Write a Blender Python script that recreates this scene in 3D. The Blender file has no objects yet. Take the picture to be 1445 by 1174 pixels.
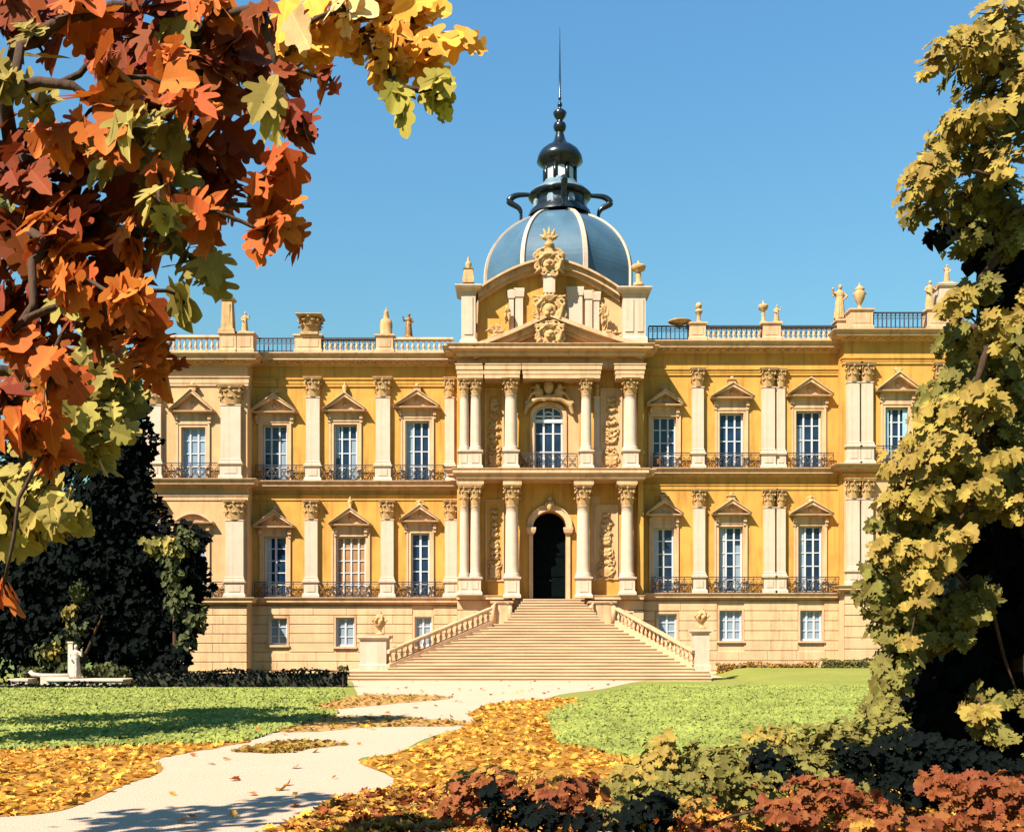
import bpy, math, random
import numpy as np
from mathutils import Vector, Matrix
random.seed(7); RNG = np.random.default_rng(7)
S = bpy.context.scene
C = S.collection
PI = math.pi
# ------------------------------------------------------------------ camera model used to lay the place out
F = 1500.0; CX = 722.5; HY = 895.0; EYE = 2.2
def PX(px, Y): return (px-CX)*Y/F
def PZ(py, Y): return EYE+(HY-py)*Y/F
def at(px, py, Y): return Vector((PX(px, Y), Y, PZ(py, Y)))
def gnd(px, py):
    Y = F*EYE/(py-HY); return (PX(px, Y), Y)

# ------------------------------------------------------------------ materials
def srgb(r, g, b):
    f = lambda c: ((c/255+.055)/1.055)**2.4 if c > 10 else c/255/12.92
    return (f(r), f(g), f(b), 1)
def lin(r, g, b): return (r, g, b, 1)
def mat(name, col, rough=.8, var=.12, vscale=3.0, bump=.0, bscale=20., metallic=0., spec=.3, col2=None, streak=0, stretch=None, trans=0., coat=0):
    col = tuple(c*.87 for c in col[:3])+(1,); col2 = tuple(c*.87 for c in col2[:3])+(1,) if col2 else None
    m = bpy.data.materials.new(name); m.use_nodes = True
    nt = m.node_tree; N = nt.nodes; L = nt.links
    b = N['Principled BSDF']; out = N['Material Output']
    b.inputs['Roughness'].default_value = rough; b.inputs['Metallic'].default_value = metallic
    b.inputs['Specular IOR Level'].default_value = spec
    if coat: b.inputs['Coat Weight'].default_value = coat
    tc = N.new('ShaderNodeTexCoord'); mp = N.new('ShaderNodeMapping')
    L.new(tc.outputs['Object'], mp.inputs['Vector'])
    if stretch: mp.inputs['Scale'].default_value = stretch
    n1 = N.new('ShaderNodeTexNoise'); n1.inputs['Scale'].default_value = vscale; n1.inputs['Detail'].default_value = 6; n1.inputs['Roughness'].default_value = .62
    L.new(mp.outputs[0], n1.inputs['Vector'])
    r = N.new('ShaderNodeValToRGB'); L.new(n1.outputs['Fac'], r.inputs['Fac'])
    lo = tuple(c*(1-var*1.4) for c in col[:3])+(1,); hi = tuple(min(1, c*(1+var*.8)) for c in col[:3])+(1,)
    if col2: lo = col2; hi = col
    r.color_ramp.elements[0].position = .34; r.color_ramp.elements[0].color = lo
    r.color_ramp.elements[1].position = .62; r.color_ramp.elements[1].color = hi
    last = r.outputs['Color']
    if streak:
        mp2 = N.new('ShaderNodeMapping'); mp2.inputs['Scale'].default_value = (2.2, 2.2, .22)
        L.new(tc.outputs['Object'], mp2.inputs['Vector'])
        n2 = N.new('ShaderNodeTexNoise'); n2.inputs['Scale'].default_value = 1.6; n2.inputs['Detail'].default_value = 7
        L.new(mp2.outputs[0], n2.inputs['Vector'])
        r2 = N.new('ShaderNodeValToRGB'); r2.color_ramp.elements[0].position = .28; r2.color_ramp.elements[1].position = .5
        k = 1-streak; r2.color_ramp.elements[0].color = (k*1.0, k*.93, k*.84, 1); r2.color_ramp.elements[1].color = (1, 1, 1, 1)
        L.new(n2.outputs['Fac'], r2.inputs['Fac'])
        mx = N.new('ShaderNodeMix'); mx.data_type = 'RGBA'; mx.blend_type = 'MULTIPLY'; mx.inputs['Factor'].default_value = 1
        L.new(last, mx.inputs['A']); L.new(r2.outputs['Color'], mx.inputs['B']); last = mx.outputs['Result']
    L.new(last, b.inputs['Base Color'])
    if bump:
        n3 = N.new('ShaderNodeTexNoise'); n3.inputs['Scale'].default_value = bscale; n3.inputs['Detail'].default_value = 5
        L.new(mp.outputs[0], n3.inputs['Vector'])
        bp = N.new('ShaderNodeBump'); bp.inputs['Strength'].default_value = bump; bp.inputs['Distance'].default_value = .03
        L.new(n3.outputs['Fac'], bp.inputs['Height']); L.new(bp.outputs[0], b.inputs['Normal'])
    if trans:
        tr = N.new('ShaderNodeBsdfTranslucent'); L.new(last, tr.inputs['Color'])
        ms = N.new('ShaderNodeMixShader'); ms.inputs['Fac'].default_value = trans
        L.new(b.outputs[0], ms.inputs[1]); L.new(tr.outputs[0], ms.inputs[2]); L.new(ms.outputs[0], out.inputs['Surface'])
    return m
M = {}
M['yellow'] = mat('yellow stucco', lin(.49,.25,.048), .9, .12, .7, .25, 30, streak=.3)
M['cream'] = mat('cream limestone', lin(0.52,0.325,0.18), .85, .09, 1.3, .3, 25, streak=.3)
M['pale'] = mat('pale limestone', lin(0.49,0.375,0.28), .8, .05, 2.0, .25, 25, streak=.13)
M['carve'] = mat('carved limestone', lin(0.43,0.26,0.11), .85, .15, 3., .5, 18, streak=.2)
M['panel'] = mat('peach plaster', lin(0.5,0.305,0.145), .9, .07, 1.1, .2, 30, streak=.1)
M['base'] = mat('rusticated limestone', lin(0.51,0.335,0.185), .9, .09, .8, .45, 12, streak=.2)
M['step'] = mat('worn stair stone', lin(0.5,0.335,0.195), .85, .14, 1.0, .3, 14, stretch=(.5, 1, 6))
M['white'] = mat('white painted wood', lin(0.46,0.47,0.48), .5, .03)
M['glass'] = mat('window glass', lin(.005,.012,.034), .06, .5, .8, 0, spec=.35, col2=lin(.012, .035, .075))
M['glass2'] = mat('curtained glass', lin(0.2,0.26,0.32), .12, .1, 1.5, 0, spec=.5, stretch=(6, 6, .4))
M['curtain'] = mat('net curtain', lin(0.36,0.38,0.4), .9, .2, 6., 0, stretch=(4, 4, .1))
M['amber'] = mat('amber blind', lin(0.32,0.16,0.06), .6, .2, 2)
M['iron'] = mat('black wrought iron', lin(.025, .028, .032), .45, .2, 5, 0, spec=.5)
M['gilt'] = mat('gilded iron', lin(0.2,0.1,0.028), .5, .25, 8, 0, metallic=.3)
M['slate'] = mat('blue grey dome metal', lin(.05,.105,.155), .42, .12, .7, .1, 6, spec=.25)
M['darkmetal'] = mat('dark lantern metal', lin(.012, .018, .022), .25, .3, 2, 0, metallic=.4, spec=.6)
M['roofm'] = mat('lead roof', lin(0.12,0.12,0.13), .6)
M['door'] = mat('near black doorway', lin(.0018, .004, .004), .8, .2, 3, spec=.02)  # near black colour gives the darkness of the unlit entry
M['bark'] = mat('brown bark', lin(.05, .024, .012), .95, .3, 6, .8, 20, stretch=(1, 1, .25))
M['marble'] = mat('white marble', lin(0.5,0.4,0.31), .6, .08, 3)
M['soil'] = mat('soil', lin(.03, .03, .018), .95, .3, 3, .5)
# ------------------------------------------------------------------ mesh helper
class MB:
    def __init__(s): s.v = []; s.f = []; s.m = []; s.sm = []
    def add(s, vs, fs, mi=0, smooth=False):
        o = len(s.v); s.v.extend([tuple(p) for p in vs])
        for f in fs: s.f.append(tuple(i+o for i in f)); s.m.append(mi); s.sm.append(smooth)
    def box(s, x0, x1, y0, y1, z0, z1, mi=0):
        s.add([(x0,y0,z0),(x1,y0,z0),(x1,y1,z0),(x0,y1,z0),(x0,y0,z1),(x1,y0,z1),(x1,y1,z1),(x0,y1,z1)],
              [(0,3,2,1),(4,5,6,7),(0,1,5,4),(1,2,6,5),(2,3,7,6),(3,0,4,7)], mi)
    def moul(s, x0, x1, yf, yb, prof, mi=0, L=1, R=1, B=0):
        """stack of rings round a block: prof = [(projection, z)] going up"""
        vs = []; fs = []
        for p, z in prof:
            vs += [(x0-p*L, yb+p*B, z), (x0-p*L, yf-p, z), (x1+p*R, yf-p, z), (x1+p*R, yb+p*B, z)]
        n = len(prof)
        for i in range(n-1):
            a = i*4; b = a+4
            for k in range(4):
                k2 = (k+1) % 4
                fs.append((a+k, a+k2, b+k2, b+k))
        fs.append((3, 2, 1, 0)); t = (n-1)*4; fs.append((t, t+1, t+2, t+3))
        s.add(vs, fs, mi)
    def prism(s, poly, y0, y1, mi=0):
        """poly of (x,z), counter-clockwise seen from -Y"""
        n = len(poly)
        vs = [(x, y0, z) for x, z in poly]+[(x, y1, z) for x, z in poly]
        fs = [tuple(range(n)), tuple(range(2*n-1, n-1, -1))]
        for i in range(n):
            j = (i+1) % n; fs.append((i, i+n, j+n, j))
        s.add(vs, fs, mi)
    def lathe(s, prof, c, n=16, mi=0, a0=0, a1=2*PI, smooth=True, sy=1.):
        vs = []; fs = []; full = abs(a1-a0-2*PI) < 1e-6; m = n if full else n+1
        for r, z in prof:
            for k in range(m):
                a = a0+(a1-a0)*k/n
                vs.append((c[0]+r*math.cos(a), c[1]+r*math.sin(a)*sy, c[2]+z))
        for i in range(len(prof)-1):
            for k in range(n):
                k2 = (k+1) % m
                fs.append((i*m+k, i*m+k2, (i+1)*m+k2, (i+1)*m+k))
        s.add(vs, fs, mi, smooth)
        if full:
            s.add(vs[:m], [tuple(range(m-1, -1, -1))], mi); s.add(vs[-m:], [tuple(range(m))], mi)
    def tube(s, pts, r, n=6, mi=0, smooth=True):
        pts = [Vector(p) for p in pts]; N = len(pts)
        rr = r if hasattr(r, '__len__') else [r]*N
        vs = []; fs = []
        for i, p in enumerate(pts):
            t = (pts[min(i+1, N-1)]-pts[max(i-1, 0)])
            if t.length < 1e-9: t = Vector((0, 0, 1))
            t.normalize(); u = t.cross(Vector((0, 0, 1)))
            if u.length < .12: u = t.cross(Vector((0, 1, 0)))
            u.normalize(); w = t.cross(u)
            for k in range(n):
                a = 2*PI*k/n; vs.append(p+(u*math.cos(a)+w*math.sin(a))*rr[i])
        for i in range(N-1):
            for k in range(n):
                k2 = (k+1) % n; fs.append((i*n+k, (i+1)*n+k, (i+1)*n+k2, i*n+k2))
        fs.append(tuple(range(n))); fs.append(tuple(range(N*n-1, (N-1)*n-1, -1)))
        s.add(vs, fs, mi, smooth)
    def ball(s, c, rx, ry=None, rz=None, n=10, mi=0):
        ry = ry or rx; rz = rz or rx; vs = []; fs = []; h = n//2+1
        for i in range(h+1):
            ph = -PI/2+PI*i/h
            for k in range(n):
                a = 2*PI*k/n; vs.append((c[0]+rx*math.cos(ph)*math.cos(a), c[1]+ry*math.cos(ph)*math.sin(a), c[2]+rz*math.sin(ph)))
        for i in range(h):
            for k in range(n):
                k2 = (k+1) % n; fs.append((i*n+k, i*n+k2, (i+1)*n+k2, (i+1)*n+k))
        s.add(vs, fs, mi, True)
    def scroll(s, c, r, turns=1.4, th=.03, flip=1, rot=0, n=5, mi=0, k=16):
        """spiral in the XZ plane"""
        p = []
        for i in range(k):
            t = i/(k-1); a = rot+flip*t*turns*2*PI; q = r*(1-.8*t)
            p.append((c[0]+q*math.cos(a), c[1], c[2]+q*math.sin(a)))
        s.tube(p, th, n, mi)
ROOTS = {}
def link(o, parent=None):
    C.objects.link(o)
    if parent: o.parent = parent
def part(name, mb, m, parent=None, origin=None, remesh=0, smooth=None):
    """mesh given in world coordinates; stored relative to `origin` (or its parent's base)"""
    base = Vector(ROOTS.get(parent.name, (0, 0, 0))) if parent else Vector((0, 0, 0))
    og = Vector(origin) if origin is not None else (base if parent else Vector((0, 0, 0)))
    me = bpy.data.meshes.new(name)
    vv = [(v[0]-og.x, v[1]-og.y, v[2]-og.z) for v in mb.v]
    me.from_pydata(vv, [], mb.f)
    ms = m if isinstance(m, (list, tuple)) else [m]
    for x in ms: me.materials.append(M[x] if isinstance(x, str) else x)
    if len(ms) > 1: me.polygons.foreach_set('material_index', mb.m)
    me.polygons.foreach_set('use_smooth', mb.sm if smooth is None else [smooth]*len(mb.f))
    me.update()
    o = bpy.data.objects.new(name, me); link(o, parent)
    o.location = og-base
    ROOTS[o.name] = tuple(og)
    if remesh:
        r = o.modifiers.new('r', 'REMESH'); r.mode = 'VOXEL'; r.voxel_size = remesh; r.use_smooth_shade = True
    return o
def tag(o, label=None, cat=None, group=None, kind=None):
    if label: o['label'] = label
    if cat: o['category'] = cat
    if group: o['group'] = group
    if kind: o['kind'] = kind
    return o
def empty(name, loc, label, cat, group=None):
    o = bpy.data.objects.new(name, None); C.objects.link(o); o.location = loc
    o.empty_display_size = .3; ROOTS[o.name] = tuple(loc)
    return tag(o, label, cat, group)

# ================================================================== PALACE
PAL = empty('palace', (PX(775, 60), 60, 0), 'yellow and cream baroque palace with a blue ribbed dome and tall spire', 'palace')
def wall(name, x0, x1, z0, z1, Y, holes, m, depth=.4, parent=PAL):
    mb = MB()
    xs = sorted({x0, x1, *[h[0] for h in holes], *[h[1] for h in holes]}); zs = sorted({z0, z1, *[h[2] for h in holes], *[h[3] for h in holes]})
    xs = [x for x in xs if x0 <= x <= x1]; zs = [z for z in zs if z0 <= z <= z1]
    for a, b in zip(xs, xs[1:]):
        for c, d in zip(zs, zs[1:]):
            mx, mz = (a+b)/2, (c+d)/2
            if any(h[0] < mx < h[1] and h[2] < mz < h[3] for h in holes): continue
            mb.add([(a, Y, c), (b, Y, c), (b, Y, d), (a, Y, d)], [(0, 1, 2, 3)])
    D = Y+depth
    for a, b, c, d, *_ in holes:
        mb.add([(a, Y, c), (b, Y, c), (b, Y, d), (a, Y, d), (a, D, c), (b, D, c), (b, D, d), (a, D, d)], [(0, 3, 7, 4), (1, 5, 6, 2), (0, 4, 5, 1), (3, 2, 6, 7)])
    return part(name, mb, m, parent)
# ---- Corinthian capital, unit: half width .5, height 1, its back to +Y
def capital_mb(detail=1):
    mb = MB()
    mb.lathe([(.33, 0), (.36, .03), (.33, .06), (.32, .3), (.35, .6), (.43, .84)], (0, 0, 0), 16)
    for row, (z, h, ro, nn) in enumerate([(.04, .40, .33, 8), (.26, .48, .35, 8)]):
        for k in range(nn):
            a = 2*PI*(k+.5*row)/nn; ca, sa = math.cos(a), math.sin(a)
            prof = [(0, 0), (.05, h*.35), (.07, h*.7), (.15, h*.95), (.22, h*.88), (.20, h*.76)]
            wd = [.10, .15, .15, .13, .09, .03]; vs = []
            for (o, zz), w in zip(prof, wd):
                for sgn, dip in ((-1, -.03), (0, .02), (1, -.03)):
                    r = ro+o+dip; vs.append((r*ca-sgn*w*sa, r*sa+sgn*w*ca, z+zz))
            fs = []
            for i in range(5):
                for j in range(2):
                    q = i*3+j; fs.append((q, q+1, q+4, q+3))
            mb.add(vs, fs, 0, True)
    for k in range(4):
        a = PI/4+k*PI/2; ca, sa = math.cos(a), math.sin(a)
        for e in range(1):
            p = []
            for i in range(12):
                t = i/11; th = -PI/2+t*2.6*PI; q = .13*(1-.75*t); 
                p.append(((.47+q*math.cos(th))*ca, (.47+q*math.cos(th))*sa, .74+q*math.sin(th)))
            mb.tube(p, .045, 5)
    for k in range(4):
        a = k*PI/2; mb.ball((.46*math.cos(a), .46*math.sin(a), .86), .08, n=6)
    mb.moul(-.48, .48, -.48, .48, [(0, .86), (.03, .9), (.03, .94), (.08, .96), (.08, 1.0)], B=1)
    return mb
CAP = None
def capital(parent, x, y, z, w, h, d=None):
    global CAP
    if CAP is None:
        me = bpy.data.meshes.new('capital'); mb = capital_mb(); me.from_pydata(mb.v, [], mb.f)
        me.polygons.foreach_set('use_smooth', mb.sm); me.materials.append(M['carve']); CAP = me
    o = bpy.data.objects.new('capital', CAP); link(o, parent)
    o.location = Vector((x, y, z))-Vector(ROOTS[parent.name]); o.scale = (w, d or w, h); o['label'] = 'carved leafy Corinthian capital'
    return o
def pilaster(px0, px1, Yw, capT, capB, pedT, pedB, proj=.22, rnd=False, name=None, m='pale', capw=1.35, ped=1):
    x0, x1 = PX(px0, Yw), PX(px1, Yw); xc = (x0+x1)/2; w = x1-x0
    z = lambda p: PZ(p, Yw)
    mb = MB()
    if rnd:
        r = w/2; yc = Yw-.32; zb, zt = z(pedT), z(capB)
        n = 10; prof = [(r*1.25, zb), (r*1.25, zb+.08), (r*1.12, zb+.12), (r*1.2, zb+.18), (r*1.02, zb+.24)]
        for i in range(n+1):
            t = i/n; prof.append((r*(1-.14*t**1.8), zb+.26+(zt-zb-.3)*t))
        prof += [(r*.95, zt-.02), (r*.95, zt)]
        mb.lathe(prof, (xc, yc, 0), 28)
        front = yc-r
    else:
        yc = Yw; front = Yw-proj; zb, zt = z(pedT), z(capB); g = w*.1
        mb.moul(x0, x1, front, Yw+.05, [(.07, zb), (.07, zb+.08), (.03, zb+.12), (.05, zb+.18), (0, zb+.22), (0, zt-.08), (.03, zt-.06), (.03, zt)])
    o = part(name or ('column' if rnd else 'pilaster'), mb, m, PAL, origin=(xc, Yw, zb))
    h = z(capT)-z(capB)
    capital(o, xc, (yc if rnd else Yw-proj*.45), z(capB), w*capw*.92, h, (w*capw*.9 if rnd else max(proj*2.6, .5)))
    if ped and pedB > pedT:
        mb = MB(); a, b = z(pedB), z(pedT); k = .07; hh = b-a
        fr = front-.02
        mb.moul(x0-.04, x1+.04, fr, Yw+.03, [(.08, a), (.08, a+.14), (.03, a+.2), (0, a+.24), (0, b-.16), (.05, b-.12), (.09, b-.07), (.09, b-.005)])
        mb.box(x0+w*.18, x1-w*.18, fr-.025, fr+.02, a+.32, b-.24)
        part('pedestal', mb, m, o)
    return o
CORN = [(.04, 0), (.10, .06), (.10, .14), (.20, .2), (.20, .3), (.6, .38), (.6, .40), (.6, .66), (.66, .70), (.74, .88), (.78, .92), (.78, 1.)]
def prof(base, z0, z1, k=1.): return [(p*k, z0+(z1-z0)*t) for p, t in base]
def cornice(px0, px1, Y, pT, pB, k=1., name='cornice', L=1, R=1, dent=True, m='cream'):
    mb = MB(); x0, x1 = PX(px0, Y), PX(px1, Y); z0, z1 = PZ(pB, Y), PZ(pT, Y)
    mb.moul(x0, x1, Y, Y+.5, prof(CORN, z0, z1, k), L=L, R=R)
    if dent:
        h = (z1-z0); n = int((x1-x0)/.42)
        for i in range(n):
            xx = x0+(i+.5)*(x1-x0)/n; mb.box(xx-.09, xx+.09, Y-.42*k, Y-.1*k, z0+h*.16, z0+h*.375)
    return part(name, mb, m, PAL)
# ---- windows
def casement(parent, x0, x1, z0, z1, Y, cols=3, rows=4, glass='glass', arch=False, bar=.085, transom=None, frame='white'):
    f = MB(); g = MB(); t = .07; yf = Y
    f.box(x0, x0+.09, yf, yf+t, z0, z1); f.box(x1-.09, x1, yf, yf+t, z0, z1)
    f.box(x0+.09, x1-.09, yf, yf+t, z0, z0+.12)
    if not arch: f.box(x0+.09, x1-.09, yf, yf+t, z1-.09, z1)
    w = x1-x0
    for i in range(1, cols):
        xx = x0+w*i/cols; f.box(xx-bar/2, xx+bar/2, yf-.012, yf+t-.01, z0+.12, z1-(.02 if arch else .09))
    for j in range(1, rows):
        zz = z0+(z1-z0)*j/rows
        for i in range(cols):
            a = x0+w*i/cols+(bar/2 if i else .09); b = x0+w*(i+1)/cols-(bar/2 if i < cols-1 else .09)
            f.box(a, b, yf+.004, yf+t-.02, zz-.028, zz+.028)
    win = part('window', f, frame, parent, origin=((x0+x1)/2, Y, z0))
    g.add([(x0, yf+.05, z0), (x1, yf+.05, z0), (x1, yf+.05, z1), (x0, yf+.05, z1)], [(0, 1, 2, 3)])
    part('pane', g, glass, win)
    return win
def surround(x0, x1, z0, z1, Y, pa, pb, phw, crest=0, seg=False, m='cream'):
    """architrave + pediment. pa apex z, pb base z, phw half width"""
    mb = MB(); w = .2; xc = (x0+x1)/2
    mb.moul(x0-w, x0, Y-.06, Y+.02, [(0, z0), (0, z1)], L=0, R=0); mb.moul(x1, x1+w, Y-.06, Y+.02, [(0, z0), (0, z1)], L=0, R=0)
    mb.box(x0-w, x1+w, Y-.06, Y+.02, z1, z1+w)
    mb.box(x0-w-.05, x0-w+.045, Y-.1, Y+.02, z0, z1+w+.05); mb.box(x1+w-.045, x1+w+.05, Y-.1, Y+.02, z0, z1+w+.05)
    mb.box(x0-w+.045, x1+w-.045, Y-.1, Y-.055, z1+w-.05, z1+w+.05)
    o = part('window_surround', mb, m, PAL, origin=(xc, Y, z0))
    p = MB(); zc = z1+w+.05
    if pb-.16 > zc: p.box(x0-w+.02, x1+w-.02, Y-.09, Y+.02, zc, pb-.16)
    bh = .2; p.moul(xc-phw+.36, xc+phw-.36, Y-.08, Y+.02, [(0, pb-.17), (.06, pb-.12), (.06, pb-.07), (.34, pb-.03), (.36, pb+.04)])
    if seg:
        n = 14; R = []
        for i in range(n+1):
            t = i/n; xx = -phw+2*phw*t; R.append((xc+xx, pb+.04+(pa-pb-.04)*(1-(xx/phw)**2)))
        for a, b in zip(R, R[1:]):
            p.prism([(a[0], a[1]-.16), (b[0], b[1]-.16), (b[0], b[1]), (a[0], a[1])][::1], Y-.34, Y+.02)
        p.prism([(xc-phw+.1, pb+.03)]+[(a, b-.15) for a, b in R[::1]][::-1][::-1][1:-1]+[(xc+phw-.1, pb+.03)], Y-.12, Y+.02)
    else:
        for sgn in (-1, 1):
            a = (xc+sgn*phw, pb+.05); b = (xc, pa)
            q = [(a[0], a[1]), (b[0], b[1]-.0), (b[0], b[1]-.2), (a[0]-sgn*.12, a[1]-.02)]
            if sgn < 0: q = q[::-1]
            p.prism(q, Y-.48, Y+.02)
            q = [(a[0]-sgn*.06, a[1]+.06), (b[0], b[1]+.07), (b[0], b[1]+.002), (a[0], a[1]+.002)]
            if sgn < 0: q = q[::-1]
            p.prism(q, Y-.56, Y+.02)
        p.prism([(xc-phw+.2, pb+.03), (xc+phw-.2, pb+.03), (xc, pa-.17)], Y-.12, Y+.02)
        p.ball((xc, Y-.13, pb+.04+(pa-pb)*.33), .13, .07, .13, 8)
    for sgn in (-1, 1):   # consoles
        xx = xc+sgn*(phw-.34)
        p.box(xx-.09, xx+.09, Y-.22, Y+.02, pb-.42, pb-.17); p.box(xx-.07, xx+.07, Y-.14, Y+.02, pb-.62, pb-.42)
    part('pediment', p, m, o)
    if crest:
        c = MB(); zt = pa+.02
        if crest == 1:
            c.lathe([(.1, 0), (.13, .05), (.06, .1), (.16, .3), (.14, .42), (.05, .5), (.08, .56), (.02, .66)], (xc, Y-.2, zt), 10)
        elif crest == 2:
            for sg in (-1, 1): c.scroll((xc+sg*.14, Y-.2, zt+.1), .15, 1.3, .045, -sg, PI/2*(1+sg)); 
            c.ball((xc, Y-.2, zt+.22), .1, n=8); c.ball((xc, Y-.2, zt), .12, n=8)
        elif crest == 3:
            c.box(xc-.2, xc+.2, Y-.3, Y-.08, zt-.05, zt+.16); c.moul(xc-.2, xc+.2, Y-.3, Y-.08, [(0, zt+.165), (.06, zt+.2), (.06, zt+.26)], B=1)
            c.ball((xc, Y-.2, zt+.3), .12, n=8)
        else:
            for a in (-.9, -.3, .35, .95):
                c.tube([(xc, Y-.2, zt), (xc+math.sin(a)*.22, Y-.22, zt+.2), (xc+math.sin(a)*.42, Y-.2, zt+.36*math.cos(a)+.05)], [.07, .06, .02], 6)
        part('crest', c, 'carve', o, remesh=.025 if crest in (2, 4) else 0)
    return o
# ---- wrought iron balcony
def balcony(px0, px1, Y, pT, pB, gilt=True, dy=.28):
    mb = MB(); x0, x1 = PX(px0, Y), PX(px1, Y); zt, zb = PZ(pT, Y), PZ(pB, Y); y = Y-dy
    mb.box(x0, x1, y-.025, y+.025, zt-.05, zt); mb.box(x0, x1, y-.018, y+.018, zb+.03, zb+.07); mb.box(x0, x1, y-.012, y+.012, zt-.15, zt-.125)
    n = max(2, round((x1-x0)/.5)); w = (x1-x0)/n; h = zt-zb-.15
    for i in range(n+1):
        xx = x0+w*i; mb.box(xx-.018, xx+.018, y-.016, y+.016, zb, zt-.04)
    for i in range(n):
        xc = x0+w*(i+.5); zc = zb+.07+h*.45; gi = 1 if (gilt and (i == 0 or i == n-1)) else 0
        for sg in (-1, 1):
            mb.scroll((xc+sg*w*.22, y, zc+h*.20), w*.22, 1.2, .02, sg, PI/2-sg*PI/2+PI, 4, gi, 12)
            mb.scroll((xc-sg*w*.20, y, zc-h*.22), w*.22, 1.2, .02, sg, PI/2+sg*PI/2+PI, 4, gi, 12)
            mb.tube([(xc-sg*w*.46, y, zb+.08), (xc-sg*w*.1, y, zc-h*.05), (xc+sg*w*.1, y, zc+h*.1), (xc+sg*w*.44, y, zt-.14)], .017, 4, gi)
        mb.ball((xc, y, zc), .05, .03, .06, 6, gi)
    return part('balcony_railing', mb, ['iron', 'gilt'], PAL, origin=((x0+x1)/2, Y, zb))
def baluster(mb, x, y, z0, z1, r=.1, n=8):
    h = z1-z0
    P = [(.8, 0), (.8, .08), (.45, .12), (.55, .2), (1., .36), (.85, .5), (.45, .7), (.4, .8), (.6, .84), (.45, .88), (.8, .93), (.8, 1)]
    mb.lathe([(p*r, t*h) for p, t in P], (x, y, z0), n)
def balustrade(px0, px1, Y, pT, pB, iron=0, dy=.3, closed=.0):
    mb = MB(); x0, x1 = PX(px0, Y), PX(px1, Y); zt, zb = PZ(pT, Y), PZ(pB, Y)
    yf = Y-dy
    if iron == 1:
        mb.box(x0, x1, yf-.05, yf+.03, zt-.08, zt, 1); mb.box(x0, x1, yf-.03, yf+.03, zb+.08, zb+.12, 1); mb.box(x0, x1, yf-.02, yf+.02, zt-.2, zt-.17, 1)
        n = round((x1-x0)/.24)
        for i in range(n+1):
            xx = x0+(x1-x0)*i/n; mb.box(xx-.028, xx+.028, yf-.02, yf+.02, zb, zt-.08, 1)
            if i < n: mb.scroll((xx+.12, yf, zb+(zt-zb)*.62), .09, 1., .016, 1, 0, 4, 1, 8)
    else:
        mb.moul(x0, x1, yf-.1, yf+.12, [(0, zt-.16), (.04, zt-.12), (.04, zt-.05), (.0, zt)], B=1, L=0, R=0, mi=1 if iron == 2 else 0)
        if iron == 2:
            nb = round((x1-x0)/.29)
            for i in range(nb+1): xx = x0+(x1-x0)*i/nb; mb.box(xx-.02, xx+.02, yf-.02, yf+.02, zb+.1, zt-.16, 1)
            mb.box(x0, x1, yf-.03, yf-.005, zt-.42, zt-.38, 1)
        mb.moul(x0, x1, yf-.12, yf+.14, [(0, zb), (0, zb+.12)], L=0, R=0)
        n = max(2, round((x1-x0)/.29))
        for i in range(n):
            baluster(mb, x0+(x1-x0)*(i+.5)/n, yf, zb+.12, zt-.16, .095)
    return part('balustrade', mb, ['cream', 'iron'], PAL, origin=((x0+x1)/2, yf, zb))
def parapet_pedestal(px0, px1, Y, pT, pB, dy=.45):
    mb = MB(); x0, x1 = PX(px0, Y), PX(px1, Y); zt, zb = PZ(pT, Y), PZ(pB, Y)
    mb.moul(x0, x1, Y-dy, Y+.35, [(.05, zb), (.05, zb+.15), (0, zb+.2), (0, zt-.18), (.05, zt-.14), (.09, zt-.08), (.09, zt)], B=1)
    mb.box(x0+.15, x1-.15, Y-dy-.02, Y-dy+.02, zb+.3, zt-.26)
    return part('parapet_pedestal', mb, 'cream', PAL)

# ---- sections
SEC = dict(
 LE=dict(x=(205, 349), Y=58.8, bal=476, cT=502, cB=516, aT=532, aB=545, kT=545, kB=572, pT=654, lT=677, lB=689, k2T=706, k2B=734, p2T=820, mT=843, mB=854, wall='panel', wl2='panel'),
 LW=dict(x=(349, 646), Y=60.0, bal=479, cT=502, cB=517, aT=535, aB=546, kT=534, kB=561, pT=657, lT=680, lB=692, k2T=706, k2B=733, p2T=820, mT=843, mB=854, wall='yellow', wl2='yellow'),
 CE=dict(x=(645, 908), Y=58.8, bal=476, cT=492, cB=505, aT=517, aB=537, kT=537, kB=560, pT=638, lT=664, lB=677, k2T=686, k2B=716, p2T=815, mT=844, mB=846, wall='yellow', wl2='yellow'),
 RW=dict(x=(908, 1192), Y=60.0, bal=462, cT=485, cB=499, aT=521, aB=530, kT=521, kB=547, pT=640, lT=662, lB=674, k2T=691, k2B=716, p2T=813, mT=837, mB=847, wall='yellow', wl2='yellow'),
 RE=dict(x=(1191, 1342), Y=58.9, bal=443, cT=469, cB=482, aT=505, aB=514, kT=514, kB=540, pT=630, lT=656, lB=666, k2T=676, k2B=704, p2T=805, mT=826, mB=836, wall='yellow', wl2='panel'))
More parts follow.
